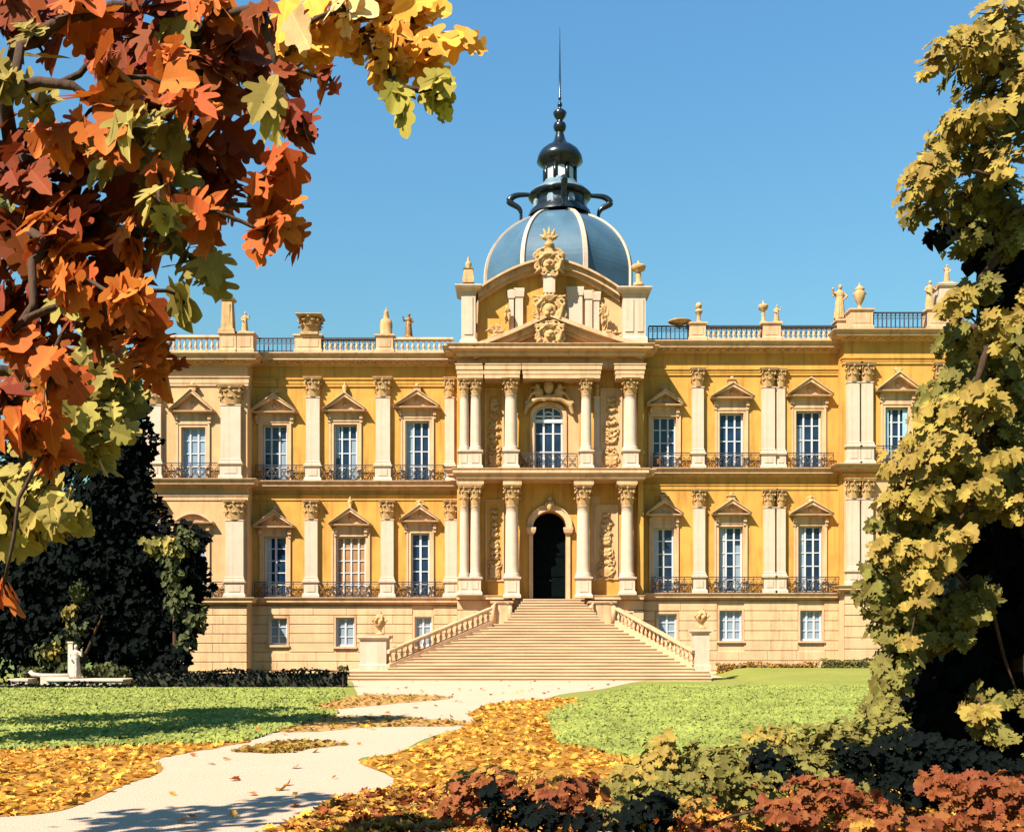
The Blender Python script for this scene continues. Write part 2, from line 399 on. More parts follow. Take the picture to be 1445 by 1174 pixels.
# upper windows: section, x0, x1, top, pediment (half width, apex, base), crest, glass
UP = [('LE', 256, 290, 603, 32, 552, 582, 3, 'glass2', 3), ('LW', 371, 405, 600, 33, 559, 583, 4, 'glass', 3), ('LW', 471, 504, 599, 31, 557, 581, 1, 'glass', 3), ('LW', 572, 606, 594, 33, 553, 576, 3, 'glass', 3),
      ('RW', 921, 954, 588, 27, 553, 573, 2, 'glass', 3), ('RW', 1015, 1049, 583, 31, 543, 563, 3, 'glass', 3), ('RW', 1123, 1159, 580, 33, 536, 560, 0, 'glass', 3), ('RE', 1249, 1281, 575, 31, 528, 553, 4, 'glass', 3)]
LO = [('LE', 258, 290, 749, 29, 722, 738, 0, 'glass', 3), ('LW', 373, 404, 757, 29, 722, 744, 2, 'glass', 2), ('LW', 474, 516, 757, 30, 718, 741, 1, 'amber', 4), ('LW', 580, 606, 752, 29, 714, 736, 2, 'glass', 2),
      ('RW', 922, 951, 745, 27, 706, 727, 3, 'glass', 2), ('RW', 1014, 1048, 743, 28, 706, 726, 3, 'glass', 3), ('RW', 1126, 1160, 742, 31, 708, 727, 2, 'glass', 3), ('RE', 1247, 1281, 730, 29, 698, 718, 0, 'glass2', 3)]
BA = [('LW', 380, 405, 872, 910, 2), ('LW', 474, 500, 871, 912, 2), ('LW', 585, 609, 870, 912, 2), ('RW', 928, 955, 866, 903, 2), ('RW', 1015, 1047, 861, 904, 3), ('RW', 1129, 1160, 861, 904, 3)]
BODY_BACK = 76.0; YW = 59.42
GZ = -.3
for key, s in SEC.items():
    Y = s['Y']; x0, x1 = PX(s['x'][0], Y), PX(s['x'][1], Y); z = lambda p: PZ(p, Y)
    if key == 'CE':
        # upper: arched window, lower: arched door
        Y0_ = Y; Y = YW
        ux0, ux1, uz0, uz1 = PX(754, Y), PX(794, Y), z(663), z(573)
        wall('wall', x0, x1, z(676), z(500), Y, [(ux0, ux1, uz0, uz1)], s['wall'], .45)
        dx0, dx1, dz0, dz1 = PX(752, Y), PX(799, Y), z(846), z(721)
        wall('wall', x0, x1, z(846), z(676), Y, [(dx0, dx1, dz0, dz1)], s['wl2'], 1.0)
        for (a, b, zt, rise, dep) in ((ux0, ux1, uz1, (ux1-ux0)*.32, .45), (dx0, dx1, dz1, (dx1-dx0)*.5, 1.0)):
            sp = MB(); n = 16; c = (a+b)/2; hw = (b-a)/2
            arc = [(c-hw*math.cos(PI*i/n), zt-rise+rise*math.sin(PI*i/n)) for i in range(n+1)]
            for p, q in zip(arc, arc[1:]):
                sp.add([(p[0], Y+.002, p[1]), (q[0], Y+.002, q[1]), (q[0], Y+.002, zt), (p[0], Y+.002, zt), (p[0], Y+dep, p[1]), (q[0], Y+dep, q[1])], [(0, 1, 2, 3), (0, 4, 5, 1)])
            part('arch_spandrel', sp, 'yellow', PAL)
        Y = Y0_
    else:
        hs = []
        for (k, a, b, t, *r) in UP:
            if k == key: hs.append((PX(a, Y), PX(b, Y), z(s['lT']-1), z(t)))
        wall('wall', x0, x1, z(s['lB']), z(s['cB']-4), Y, hs, s['wall'])
        hs = []
        for (k, a, b, t, *r) in LO:
            if k == key: hs.append((PX(a, Y), PX(b, Y), z(s['mT']-1), z(t)))
        wall('wall', x0, x1, z(s['mB']), z(s['lB']), Y, hs, s['wl2'])
    # roof, outer body of the section
    rb = MB(); zc = z(s['cT'])-.05
    rb.add([(x0, Y+.3, zc), (x1, Y+.3, zc), (x1, BODY_BACK, zc), (x0, BODY_BACK, zc)], [(0, 1, 2, 3)])
    part('roof', rb, 'roofm', PAL)
    sb = MB()
    for xx, sg in ((x0, -1), (x1, 1)):
        sb.box(min(xx, xx-sg*.3), max(xx, xx-sg*.3), Y+.004, BODY_BACK, z(s['mB']), zc-.01, 0)
        s2 = MB(); s2.box(min(xx, xx-sg*.3), max(xx, xx-sg*.3), Y-.07, BODY_BACK, GZ, z(s['mB'])-.005); part('basement_side_wall', s2, 'base', PAL)
        part('side_wall', sb, s['wall'], PAL); sb = MB()
bw = MB(); bw.box(PX(205, 58.8), PX(1342, 58.9), BODY_BACK, BODY_BACK+.3, GZ, PZ(505, 60)); part('rear_wall', bw, 'yellow', PAL)
# entablatures and ledges
for key, s in SEC.items():
    Y = s['Y']; a, b = s['x']; proj = key in ('LE', 'CE', 'RE')
    L = R = 1 if proj else 0
    z = lambda p: PZ(p, Y)
    cornice(a, b, Y, s['cT'], s['cB'], 1.0, 'cornice', L, R)
    mb = MB(); mb.moul(PX(a, Y), PX(b, Y), Y, Y+.3, [(.07, z(s['aB'])), (.07, z(s['aB'])+.14), (.10, z(s['aB'])+.15), (.10, z(s['aT'])-.1), (.16, z(s['aT'])-.06), (.16, z(s['aT']))], L=L, R=R)
    if key != 'CE': part('architrave', mb, 'yellow' if key in ('LW', 'RW', 'RE') else 'cream', PAL)
    cornice(a, b, Y, s['lT'], s['lB'], .82, 'string_course', L, R, dent=False)
    mb = MB(); mb.moul(PX(a, Y), PX(b, Y), Y, Y+.3, [(.05, z(s['k2T'])), (.05, z(s['k2T'])+.2), (.1, z(s['k2T'])+.24), (.1, z(s['k2T'])+.3)], L=L, R=R)
    if key != 'CE': part('architrave', mb, 'cream' if key == 'LE' else 'yellow', PAL)
    if key != 'CE': cornice(a, b, Y, s['mT'], s['mB'], .6, 'string_course', L, R, dent=False)
    # parapet kerb
    mb = MB(); mb.moul(PX(a, Y), PX(b, Y), Y-.35, Y+.3, [(0, z(s['cT'])), (0, z(s['cT'])+.1)], L=L*.0, R=0); part('parapet_kerb', mb, 'cream', PAL)
# windows
for lst, T, Bk in ((UP, 'u', 'lT'), (LO, 'l', 'mT')):
    for (k, a, b, t, hw, pa, pb, cr, gl, cols) in lst:
        s = SEC[k]; Y = s['Y']; x0, x1 = PX(a, Y), PX(b, Y); z0, z1 = PZ(s[Bk]-1, Y), PZ(t, Y)
        casement(PAL, x0, x1, z0, z1, Y+.2, cols, 4 if T == 'u' else 5, gl, bar=.09 if cols > 2 else .12)
        surround(x0, x1, z0, z1, Y, PZ(pa, Y), PZ(pb, Y), hw*Y/F, cr, seg=(k == 'LE' and T == 'l'), m='cream')
        # curtain half drawn behind some panes
        if (a in (373,)):
            c = MB(); c.add([(x0+.1, Y+.24, z0+.1), (x0+.36, Y+.24, z0+.1), (x0+.36, Y+.24, z1-.1), (x0+.1, Y+.24, z1-.1)], [(0, 1, 2, 3)]); part('curtain', c, 'curtain', PAL)
        elif a in (1123, 1126, 371, 471, 1014):
            w3 = (x1-x0)/3; k0 = x0 if a in (1123, 1126) else x1-w3
            c = MB(); c.add([(k0+.09, Y+.243, z0+.1), (k0+w3-.09, Y+.243, z0+.1), (k0+w3-.09, Y+.243, z0+(z1-z0)*.72), (k0+.09, Y+.243, z0+(z1-z0)*.72)], [(0, 1, 2, 3)]); part('curtain', c, 'glass2', PAL)
        rv = random.Random(a*3+t)
        if gl == 'glass' and rv.random() < .4:
            e = rv.choice((0, 1)); w3 = (x1-x0)*rv.uniform(.12, .3); hh = rv.choice((1, 1, .6)); k0 = x0+.1 if e else x1-.1-w3
            c = MB(); nn = 7; zz1 = z1-.1; zz0 = z1-(z1-z0-.1)*hh
            for i in range(nn):
                u0, u1 = k0+w3*i/nn, k0+w3*(i+1)/nn; d0, d1 = (.246, .242) if i % 2 else (.242, .246)
                c.add([(u0, Y+d0, zz0), (u1, Y+d1, zz0), (u1, Y+d1, zz1), (u0, Y+d0, zz1)], [(0, 1, 2, 3)])
            part('curtain', c, 'glass2' if rv.random() < .6 else 'curtain', PAL)
        if a == 1249:
            sh = MB()
            for xx in (x0-.02, x1-.24): sh.box(xx, xx+.26, Y+.13, Y+.17, z0+.05, z1-.03)
            part('shutter', sh, mat('pale blue shutter', lin(.25, .42, .5), .6), PAL)
# basement: rusticated courses, with holes for windows
for key, s in SEC.items():
    Y = s['Y']; a, b = s['x']; x0, x1 = PX(a, Y), PX(b, Y)
    zt = PZ(s['mB'], Y)-.02
    if key == 'CE': zt = PZ(846, Y)
    Yb = Y-.12
    hs = [(PX(p, Yb), PX(q, Yb), PZ(v, Yb), PZ(u, Yb), c) for (k, p, q, u, v, c) in BA if k == key]
    wall('basement_wall', x0, x1, GZ, zt, Yb+.05, hs, 'base', .35)
    mb = MB(); z = GZ+.45; n = 7; ch = (zt-.02-z)/n
    P = 1 if key in ('LE', 'RE') else 0
    for i in range(n):
        c0, c1 = z+i*ch+.022, z+(i+1)*ch-.012
        segs = [(x0-.0, x1+.0)]
        for (h0, h1, hz0, hz1, c) in hs:
            if c1 > hz0-.12 and c0 < hz1+.12:
                ns = []
                for (u, v) in segs:
                    if h0-.12 > u and h1+.12 < v: ns += [(u, h0-.12), (h1+.12, v)]
                    else: ns.append((u, v))
                segs = ns
        for (u, v) in segs:
            m = max(1, round((v-u)/1.7)); st = (i % 2)*.5
            cuts = [u]+[u+(v-u)*(j+.0+st*.6)/m for j in range(1, m)]+[v]
            for p, q in zip(cuts, cuts[1:]):
                jj = random.uniform(-.006, .006)
                mb.moul(p+.012, q-.012, Yb+jj, Yb+.052, [(-.02, c0), (0, c0+.02), (0, c1-.02), (-.02, c1)], L=1, R=1)
    part('rusticated_stonework', mb, 'base', PAL)
    mb = MB(); mb.moul(x0, x1, Yb-.1, Yb+.06, [(.06, GZ), (.06, GZ+.32), (0, GZ+.42), (0, GZ+.44)], L=P, R=P); part('plinth', mb, 'base', PAL)
    for (h0, h1, hz0, hz1, c) in hs:
        casement(PAL, h0, h1, hz0, hz1, Yb+.2, c, 3, 'glass2' , bar=.1)
        mb = MB(); 
        mb.box(h0-.11, h0, Yb-.03, Yb+.06, hz0, hz1); mb.box(h1, h1+.11, Yb-.03, Yb+.06, hz0, hz1)
        mb.box(h0-.11, h1+.11, Yb-.032, Yb+.06, hz1, hz1+.11); mb.box(h0-.15, h1+.15, Yb-.1, Yb+.06, hz0-.11, hz0)
        part('window_surround', mb, 'cream', PAL)
# pilasters and columns, upper storey
for (k, a, b, r) in [('LE', 206, 229, 0), ('LE', 313, 341, 0), ('LW', 433, 452, 0), ('LW', 531, 551, 0), ('LW', 628, 641, 0), ('RW', 976, 992, 0), ('RW', 1074, 1092, 0), ('RW', 1095, 1107, 0), ('RE', 1194, 1211, 0), ('RE', 1214, 1230, 0), ('RE', 1318, 1338, 0)]:
    s = SEC[k]; pilaster(a, b, s['Y'], s['kT'], s['kB'], s['pT'], s['lT'], proj=.26 if b-a > 15 else .16)
for (k, a, b) in [('LE', 206, 229), ('LE', 320, 345), ('LW', 431, 449), ('LW', 538, 556), ('LW', 628, 645), ('RW', 978, 994), ('RW', 1077, 1092), ('RW', 1095, 1107), ('RE', 1194, 1211), ('RE', 1214, 1230), ('RE', 1318, 1338)]:
    s = SEC[k]; pilaster(a, b, s['Y'], s['k2T'], s['k2B'], s['p2T'], s['mT'], proj=.26)
s = SEC['CE']
for (a, b) in [(649, 662), (664, 679), (712, 730), (819, 834), (879, 898)]:
    pilaster(a, b, s['Y'], s['kT'], s['kB'], s['pT'], s['lT'], rnd=True)
pilaster(898, 906, YW, s['kT'], s['kB'], s['pT'], s['lT'], proj=.2); pilaster(838, 846, YW, s['kT'], s['kB'], s['pT'], s['lT'], proj=.15)
for (a, b) in [(649, 662), (664, 678), (713, 732), (813, 832), (875, 893)]:
    pilaster(a, b, s['Y'], s['k2T'], s['k2B'], s['p2T'], s['mT'] if a > 700 and a < 860 else 840, rnd=True)
# centre: entablature blocks broken forward over the columns
sf = MB(); Y = SEC['CE']['Y']; sf.box(PX(646, Y), PX(907, Y), Y+.0, YW+.05, PZ(519, Y), PZ(505, Y)); sf.box(PX(646, Y), PX(907, Y), Y+.0, YW+.05, PZ(680, Y), PZ(668, Y)); part('soffit', sf, 'cream', PAL)
for (a, b) in [(646, 682), (684, 733), (738, 846), (868, 907)]:
    mb = MB(); Y = s['Y']; zb, zt = PZ(s['aB'], Y), PZ(s['aT'], Y)
    mb.moul(PX(a, Y), PX(b, Y), Y-.52, YW+.02, [(0, zb), (0, zb+.22), (.03, zb+.23), (.03, zb+.42), (.08, zb+.47), (.08, zt-.1), (.12, zt-.06), (.12, zt)])
    part('entablature_block', mb, 'cream', PAL)
for (a, b) in [(646, 682), (711, 735), (810, 836), (870, 897)]:
    mb = MB(); Y = s['Y']; zb, zt = PZ(s['k2T'], Y), PZ(s['lB'], Y)
    mb.moul(PX(a, Y), PX(b, Y), Y-.5, YW+.02, [(0, zb), (.04, zb+.05), (.04, zt-.08), (.06, zt)])
    part('entablature_block', mb, 'cream', PAL)
mb = MB(); Y = s['Y']; mb.moul(PX(645, Y), PX(908, Y), Y-.06, YW+.1, [(0, PZ(517, Y)), (0, PZ(505, Y))]); part('frieze', mb, 'cream', PAL)
# broader cornice shelves of the centre block, carried by the columns
mb = MB(); mb.moul(PX(645, Y), PX(908, Y), Y-.62, YW+.1, prof([(0, 0), (.06, .2), (.06, .4), (.4, .55), (.4, .8), (.5, .95), (.5, 1)], PZ(506, Y), PZ(491.5, Y))); part('cornice', mb, 'cream', PAL)
mb = MB(); mb.moul(PX(645, Y), PX(908, Y), Y-.62, YW+.1, prof([(0, 0), (.06, .2), (.06, .4), (.2, .55), (.2, .8), (.26, .95), (.26, 1)], PZ(678, Y), PZ(663.5, Y))); part('string_course', mb, 'cream', PAL)
# side relief panels
def relief(px, p0, p1, w, Y, m='carve', seed=0):
    rnd = random.Random(seed); mb = MB(); x = PX(px, Y); z0, z1 = PZ(p1, Y), PZ(p0, Y); W = w*Y/F
    z = z0; mb.ball((x, Y, z0+.3), W*.55, .12, .3, 8)
    i = 0
    while z < z1-.2:
        t = (z-z0)/(z1-z0); ww = W*(.55-.28*t)*rnd.uniform(.55, 1.25)
        for sg in (-1, 1):
            mb.scroll((x+sg*ww*.6, Y-.04, z+.12), ww*.6, 1.3, .045, sg*(1 if i % 2 else -1), rnd.uniform(0, 6), 5, 0, 12)
            a = rnd.uniform(.3, 1.1); mb.tube([(x, Y-.03, z), (x+sg*ww*.7, Y-.08, z+.15), (x+sg*ww*a, Y-.05, z+.32)], [.06, .05, .015], 5)
        mb.ball((x+rnd.uniform(-.03, .03), Y-.04, z+.1), .09+.06*(i % 3 == 0), .08, .10, 7)
        z += rnd.choice((.22, .3, .42)); i += 1
    return part('relief_carving', mb, m, PAL, remesh=.028)
Y = YW
for (a, b, p0, p1, m) in [(684, 711, 548, 661, 'yellow'), (847, 878, 548, 661, 'panel'), (685, 711, 705, 820, 'yellow'), (838, 872, 712, 818, 'panel')]:  # right panels are peach for their shadow tone, left ones plain yellow
    mb = MB(); x0, x1, z0, z1 = PX(a, Y), PX(b, Y), PZ(p1, Y), PZ(p0, Y); t = .08
    mb.box(x0+t, x1-t, Y-.03, Y+.02, z0+t, z1-t, 1)
    mb.box(x0, x0+t, Y-.07, Y+.02, z0, z1); mb.box(x1-t, x1, Y-.07, Y+.02, z0, z1); mb.box(x0+t, x1-t, Y-.07, Y+.02, z0, z0+t); mb.box(x0+t, x1-t, Y-.07, Y+.02, z1-t, z1)
    part('relief_panel', mb, ['cream', m], PAL)
    relief((a+b)/2, p0+12, p1-4, (b-a)*.62, Y-.06, seed=a)
Y = s['Y']
for (a, b) in [(645, 719), (834, 907)]:
    mb = MB(); mb.moul(PX(a, Y), PX(b, Y), Y-.5, YW+.02, [(0, PZ(846, Y)), (.0, PZ(842, Y)), (.05, PZ(841, Y)), (.05, PZ(840.2, Y))]); part('column_plinth', mb, 'cream', PAL)
Y = YW
# peach fields right of window and door, shadow tone put into the colour
for (a, b, p0, p1) in [(799, 818, 545, 661), (834, 846, 700, 820)]:
    mb = MB(); mb.box(PX(a, Y), PX(b, Y), Y-.02, Y+.01, PZ(p1, Y), PZ(p0, Y)); part('shadow_field', mb, 'panel', PAL)
# arched central window
def arc_pts(c, hw, zs, rise, n=18, a0=0, a1=PI): return [(c-hw*math.cos(a0+(a1-a0)*i/n), zs+rise*math.sin(a0+(a1-a0)*i/n)) for i in range(n+1)]
def arch_ring(mb, c, hw0, hw1, zs, r0, r1, y0, y1, mi=0):
    A = arc_pts(c, hw0, zs, r0); B = arc_pts(c, hw1, zs, r1)
    for i in range(len(A)-1):
        mb.prism([A[i], A[i+1], B[i+1], B[i]], y0, y1, mi)
ux0, ux1, uz0, uz1 = PX(754, Y), PX(794, Y), PZ(663, Y), PZ(573, Y); c = (ux0+ux1)/2; hw = (ux1-ux0)/2
win = casement(PAL, ux0, ux1, uz0, uz1-hw*.62, Y+.2, 3, 3, 'glass', arch=False, bar=.11)
f = MB(); arch_ring(f, c, hw-.1, hw, uz1-hw*.64, hw*.54, hw*.64, Y+.18, Y+.25)
f.box(ux0, ux1, Y+.15, Y+.25, uz1-hw*1.15, uz1-hw*.9)
for dx in (-.33, .33): f.box(c+dx*hw-.04, c+dx*hw+.04, Y+.185, Y+.24, uz1-hw*.64, uz1-.1)
arch_ring(f, c, hw*.26, hw*.34, uz1-hw*.62, hw*.2, hw*.28, Y+.17, Y+.24)
part('fanlight_frame', f, 'white', win)
g = MB(); g.prism([(ux0, uz1-hw*.63)]+[(ux1, uz1-hw*.63)]+arc_pts(c, hw*.99, uz1-hw*.64, hw*.63)[::-1], Y+.23, Y+.24); part('fanlight_pane', g, 'glass', win)
f = MB(); arch_ring(f, c, hw, hw+.22, uz1-hw*.64, hw*.64, hw*.64+.22, Y-.12, Y+.03)
for sg in (-1, 1):
    a = c+sg*hw; b = c+sg*(hw+.22); f.box(min(a, b), max(a, b), Y-.12, Y+.03, uz0, uz1-hw*.64)
part('window_surround', f, 'cream', PAL)
# carved group over the central window
cg = MB(); xc = c; zb = uz1+.05
for sg in (-1, 1):
    cg.tube([(xc+sg*1.35, Y-.25, zb-.55), (xc+sg*1.2, Y-.3, zb-.1), (xc+sg*.7, Y-.35, zb+.25), (xc, Y-.35, zb+.35)], [.1, .16, .16, .18], 8)
    cg.ball((xc+sg*.55, Y-.35, zb+.62), .27, .2, .3); cg.ball((xc+sg*.62, Y-.42, zb+.95), .14, .13, .16)
    cg.tube([(xc+sg*.5, Y-.4, zb+.7), (xc+sg*.95, Y-.42, zb+.55), (xc+sg*1.15, Y-.35, zb+.2)], [.12, .1, .06], 7)
    cg.tube([(xc+sg*.6, Y-.35, zb+.8), (xc+sg*.95, Y-.3, zb+.95), (xc+sg*1.1, Y-.3, zb+.6)], [.1, .07, .03], 6)
    cg.scroll((xc+sg*1.15, Y-.35, zb+.02), .22, 1.3, .07, sg, 0)
    cg.scroll((xc+sg*.25, Y-.42, zb+.3), .2, 1.3, .05, -sg, 2)
cg.ball((xc, Y-.35, zb+.95), .3, .2, .42); cg.ball((xc, Y-.4, zb+1.42), .15); cg.tube([(xc, Y-.4, zb+1.5), (xc, Y-.4, zb+1.68)], [.12, .04], 6)
part('carved_crest', cg, 'carve', PAL, remesh=.035)
# door leaf coloured near black for the shade of the entry opening
dx0, dx1, dz0, dz1 = PX(752, Y), PX(799, Y), PZ(846, Y), PZ(721, Y); c = (dx0+dx1)/2; hw = (dx1-dx0)/2
d = MB(); d.box(dx0-.1, dx1+.1, Y+1.0, Y+1.1, dz0, dz1)
for i in (0, 1):
    for j in range(4):
        a = dx0+.08+i*hw; b = a+hw-.16; q0 = dz0+.2+j*1.15; d.box(a, b, Y+.96, Y+1.0, q0, q0+1.0)
door = part('door', d, 'door', PAL); k = MB(); k.ball((c+.08, Y+.92, dz0+1.1), .04); part('handle', k, 'iron', door)
f = MB(); arch_ring(f, c, hw, hw+.26, dz1-hw, hw, hw+.26, Y-.14, Y+.03); arch_ring(f, c, hw+.26, hw+.34, dz1-hw, hw+.26, hw+.34, Y-.2, Y+.03)
for sg in (-1, 1):
    a = c+sg*hw; b = c+sg*(hw+.22); x0, x1 = min(a, b), max(a, b); f.box(x0, x1, Y-.12, Y+.03, dz0, dz1-hw-.4)
    f.moul(x0-.03, x1+.03, Y-.2, Y+.02, [(0, dz1-hw-.4), (.08, dz1-hw-.3), (.13, dz1-hw-.12), (.13, dz1-hw-.002)])
part('door_surround', f, 'cream', PAL)
k = MB(); 
for sg in (-1, 1): k.scroll((c+sg*.16, Y-.2, dz1+.28), .16, 1.3, .05, -sg, 0); k.tube([(c, Y-.2, dz1+.1), (c+sg*.2, Y-.25, dz1+.4), (c+sg*.1, Y-.2, dz1+.65)], [.1, .08, .04], 6)
k.ball((c, Y-.25, dz1+.25), .16, .15, .3); k.ball((c, Y-.2, dz1+.7), .14, .12, .14); part('keystone_carving', k, 'carve', PAL, remesh=.03)
# balconies
for (k, a, b) in [('LE', 231, 311), ('LW', 362, 431), ('LW', 453, 529), ('LW', 554, 627), ('RW', 921, 974), ('RW', 995, 1071), ('RW', 1109, 1174), ('RE', 1232, 1316)]:
    s = SEC[k]; balcony(a, b, s['Y'], s['pT'], s['lT'])
for (k, a, b) in [('LE', 231, 318), ('LW', 361, 429), ('LW', 451, 536), ('LW', 558, 627), ('RW', 919, 976), ('RW', 997, 1075), ('RW', 1109, 1190), ('RE', 1232, 1316)]:
    s = SEC[k]; balcony(a, b, s['Y'], s['p2T']+1, s['mT'])
s = SEC['CE']; balcony(733, 814, s['Y']+.1, 641, s['lT'], gilt=False, dy=.35)
# parapet
for (k, a, b, ir) in [('LE', 206, 313, 0), ('LW', 362, 418, 1), ('LW', 456, 531, 2), ('LW', 557, 640, 0), ('RW', 914, 970, 1), ('RW', 995, 1073, 2), ('RW', 1100, 1178, 2), ('RE', 1230, 1304, 1)]:
    s = SEC[k]; balustrade(a, b, s['Y'], s['bal'], s['cT']-2, ir)
for (k, a, b) in [('LE', 313, 336), ('LE', 337, 360), ('LW', 418, 455), ('LW', 532, 556), ('RW', 971, 994), ('RW', 1074, 1099), ('RW', 1178, 1196), ('RE', 1197, 1228), ('RE', 1305, 1343)]:
    s = SEC[k]; parapet_pedestal(a, b, s['Y'], s['bal']-(4 if a != 1178 else 8), s['cT']-2)
# ---- attic of the centre pavilion
Y = 58.9
X = lambda p: PX(p, Y)
Z = lambda p: PZ(p, Y)
def arcband(mb, pts, th, y0, y1, mi=0):
    for (a, b) in zip(pts, pts[1:]):
        mb.prism([(a[0], a[1]-th), (b[0], b[1]-th), (b[0], b[1]), (a[0], a[1])], y0, y1, mi)
curve = []
for i in range(25):
    t = -1+2*i/24; curve.append((X(775+t*100), Z(412-42*(1-abs(t)**1.7))))
mb = MB(); mb.prism([(X(672), Z(492)), (X(880), Z(492))]+[(a, b-.3) for a, b in curve[::-1]], Y+.35, Y+2.2); part('attic_wall', mb, 'yellow', PAL)
mb = MB(); mb.box(X(790), X(882), Y+.3, Y+.36, Z(492), Z(418)); part('shadow_field', mb, 'panel', PAL)  # right half of the attic wall, its shadow tone put into the colour
mb = MB(); arcband(mb, [(a, b) for a, b in curve], .3, Y-.2, Y+2.3); arcband(mb, [(a, b+.12) for a, b in curve], .118, Y-.42, Y+2.4); arcband(mb, [(a, b-.3) for a, b in curve], .22, Y+.05, Y+2.2)
part('curved_pediment', mb, 'cream', PAL)
for (a, b, t) in [(718, 725, 405), (727, 738, 403), (801, 822, 401), (826, 836, 406), (838, 846, 408)]:
    mb = MB(); mb.moul(X(a), X(b), Y+.12, Y+.37, [(.05, Z(490)), (.05, Z(486)), (0, Z(485)), (0, Z(t+16)), (.05, Z(t+15)), (.08, Z(t+6)), (.08, Z(t+3))]); part('attic_pilaster', mb, 'pale', PAL)
for (a, b, t, q) in [(651, 671, 401, 490), (879, 911, 404, 486)]:
    yy = Y-.35; mb = MB(); z1 = PZ(t, yy); z0 = PZ(q, yy)
    mb.moul(PX(a, yy), PX(b, yy), yy, Y+1.2, [(.1, z0), (.1, z0+.35), (.02, z0+.42), (.0, z0+.5), (0, z1-.55), (.04, z1-.52), (.04, z1-.42), (.12, z1-.34), (.28, z1-.26), (.34, z1-.16), (.34, z1-.1), (.05, z1)], B=1)
    for (u, v) in ([(a+4, b-4)] if b-a < 25 else [(a+3, a+15), (a+20, b-3)]):
        mb.box(PX(u, yy), PX(v, yy), yy-.05, yy+.02, z0+.7, z1-.7)
    part('corner_pier', mb, 'pale', PAL)
# triangular pediment in front
mb = MB(); yp = 58.2
xp = lambda p: PX(p, yp)
zp = lambda p: PZ(p, yp)
for sg, xe in ((-1, 668), (1, 907)):
    pts = []
    for i in range(13):
        t = i/12; x = xe+(775-xe)*t; y = 491-43*(t**1.2)+1; pts.append((xp(x), zp(y)))
    if sg > 0: pts = pts[::-1]
    arcband(mb, [(a, b-.02) for a, b in pts], .3, yp-.1, Y+.3); arcband(mb, [(a, b+.2) for a, b in pts], .215, yp-.42, Y+.3); arcband(mb, [(a, b-.32) for a, b in pts], .18, yp+.12, Y+.3)
mb.prism([(xp(690), zp(491)), (xp(885), zp(491)), (xp(775), zp(457))], yp+.42, Y+.3, 1)
part('triangular_pediment', mb, ['cream', 'panel'], PAL)
def cartouche(name, px, p0, p1, w, Y, seed=0, star=False):
    rnd = random.Random(seed); mb = MB(); x = PX(px, Y); z0, z1 = PZ(p1, Y), PZ(p0, Y); W = w*Y/F/2; H = (z1-z0)/2; zc = (z0+z1)/2
    mb.ball((x, Y, zc-H*.05), W*.42, .24, H*.5, 14)
    ring = [(x+W*.52*math.cos(a)*(1+.12*math.sin(2*a)), Y-.08, zc-H*.05+H*.62*math.sin(a)) for a in [2*PI*i/18 for i in range(19)]]
    mb.tube(ring, .075, 7)
    for sg in (-1, 1):
        mb.scroll((x+sg*W*.66, Y-.1, zc+H*.45), W*.34, 1.5, .085, sg, PI/2, 6, 0, 18)
        mb.scroll((x+sg*W*.72, Y-.06, zc-H*.25), W*.26, 1.4, .075, -sg, rnd.uniform(0, 2), 6, 0, 18)
        mb.scroll((x+sg*W*.36, Y-.1, zc-H*.75), W*.26, 1.4, .07, sg, PI, 6, 0, 18)
        mb.tube([(x+sg*W*.3, Y-.15, zc+H*.7), (x+sg*W*.75, Y-.2, zc+H*.2), (x+sg*W*.6, Y-.18, zc-H*.5), (x+sg*W*.95, Y-.05, zc-H*.8)], [.05, .11, .1, .03], 6)
        mb.tube([(x+sg*W*.5, Y-.1, zc+H*.7), (x+sg*W*.9, Y-.12, zc+H*.82), (x+sg*W*1.05, Y-.05, zc+H*.6)], [.08, .07, .02], 6)
    for i in range(5):
        a = (i-2)*.42; mb.tube([(x, Y-.1, zc+H*.5), (x+math.sin(a)*W*.4, Y-.2, zc+H*(.5+.32*math.cos(a))), (x+math.sin(a)*W*.62, Y-.14, zc+H*(.5+.5*math.cos(a)))], [.08, .1, .06], 6)
    mb.ball((x+rnd.uniform(-.05, .05), Y-.25, zc+H*.05), W*.2, .14, H*.22, 8); mb.ball((x-W*.13, Y-.25, zc-H*.25), W*.15, .1, H*.14, 8); mb.ball((x+W*.15, Y-.22, zc-H*.2), W*.13, .1, H*.12, 8)
    return part(name, mb, 'carve', PAL, remesh=.035)
cartouche('cartouche', 775, 414, 463, 50, 58.0, 3); cartouche('cartouche', 776, 456, 489, 44, 57.95, 5)
k = MB(); Yk = 58.3; x = PX(775, Yk); z = lambda p: PZ(p, Yk)
k.moul(x-.32, x+.32, Yk-.15, Yk+.6, [(0, z(414)), (0, z(392)), (.06, z(391)), (.06, z(388))]); part('central_pier', k, 'pale', PAL)
cartouche('cartouche', 775, 356, 390, 44, 58.2, 8)
k = MB(); k.lathe([(.4, z(362)), (.22, z(352)), (.3, z(346)), (.16, z(340)), (.2, z(336)), (.08, z(332))], (x, Yk, 0), 12)
for a in (-1.25, -.6, 0, .6, 1.25): k.tube([(x, Yk, z(338)), (x+math.sin(a)*.35, Yk-.05, z(338)+.28*math.cos(a)), (x+math.sin(a)*.55, Yk, z(338)+.65*math.cos(a)+.05)], [.14, .12, .03], 7)
for sg in (-1, 1): k.scroll((x+sg*.62, Yk, z(362)), .3, 1.4, .09, -sg, 0 if sg < 0 else PI, 6); k.tube([(x+sg*.2, Yk, z(350)), (x+sg*.6, Yk, z(354)), (x+sg*.8, Yk, z(366))], [.1, .1, .08], 6)
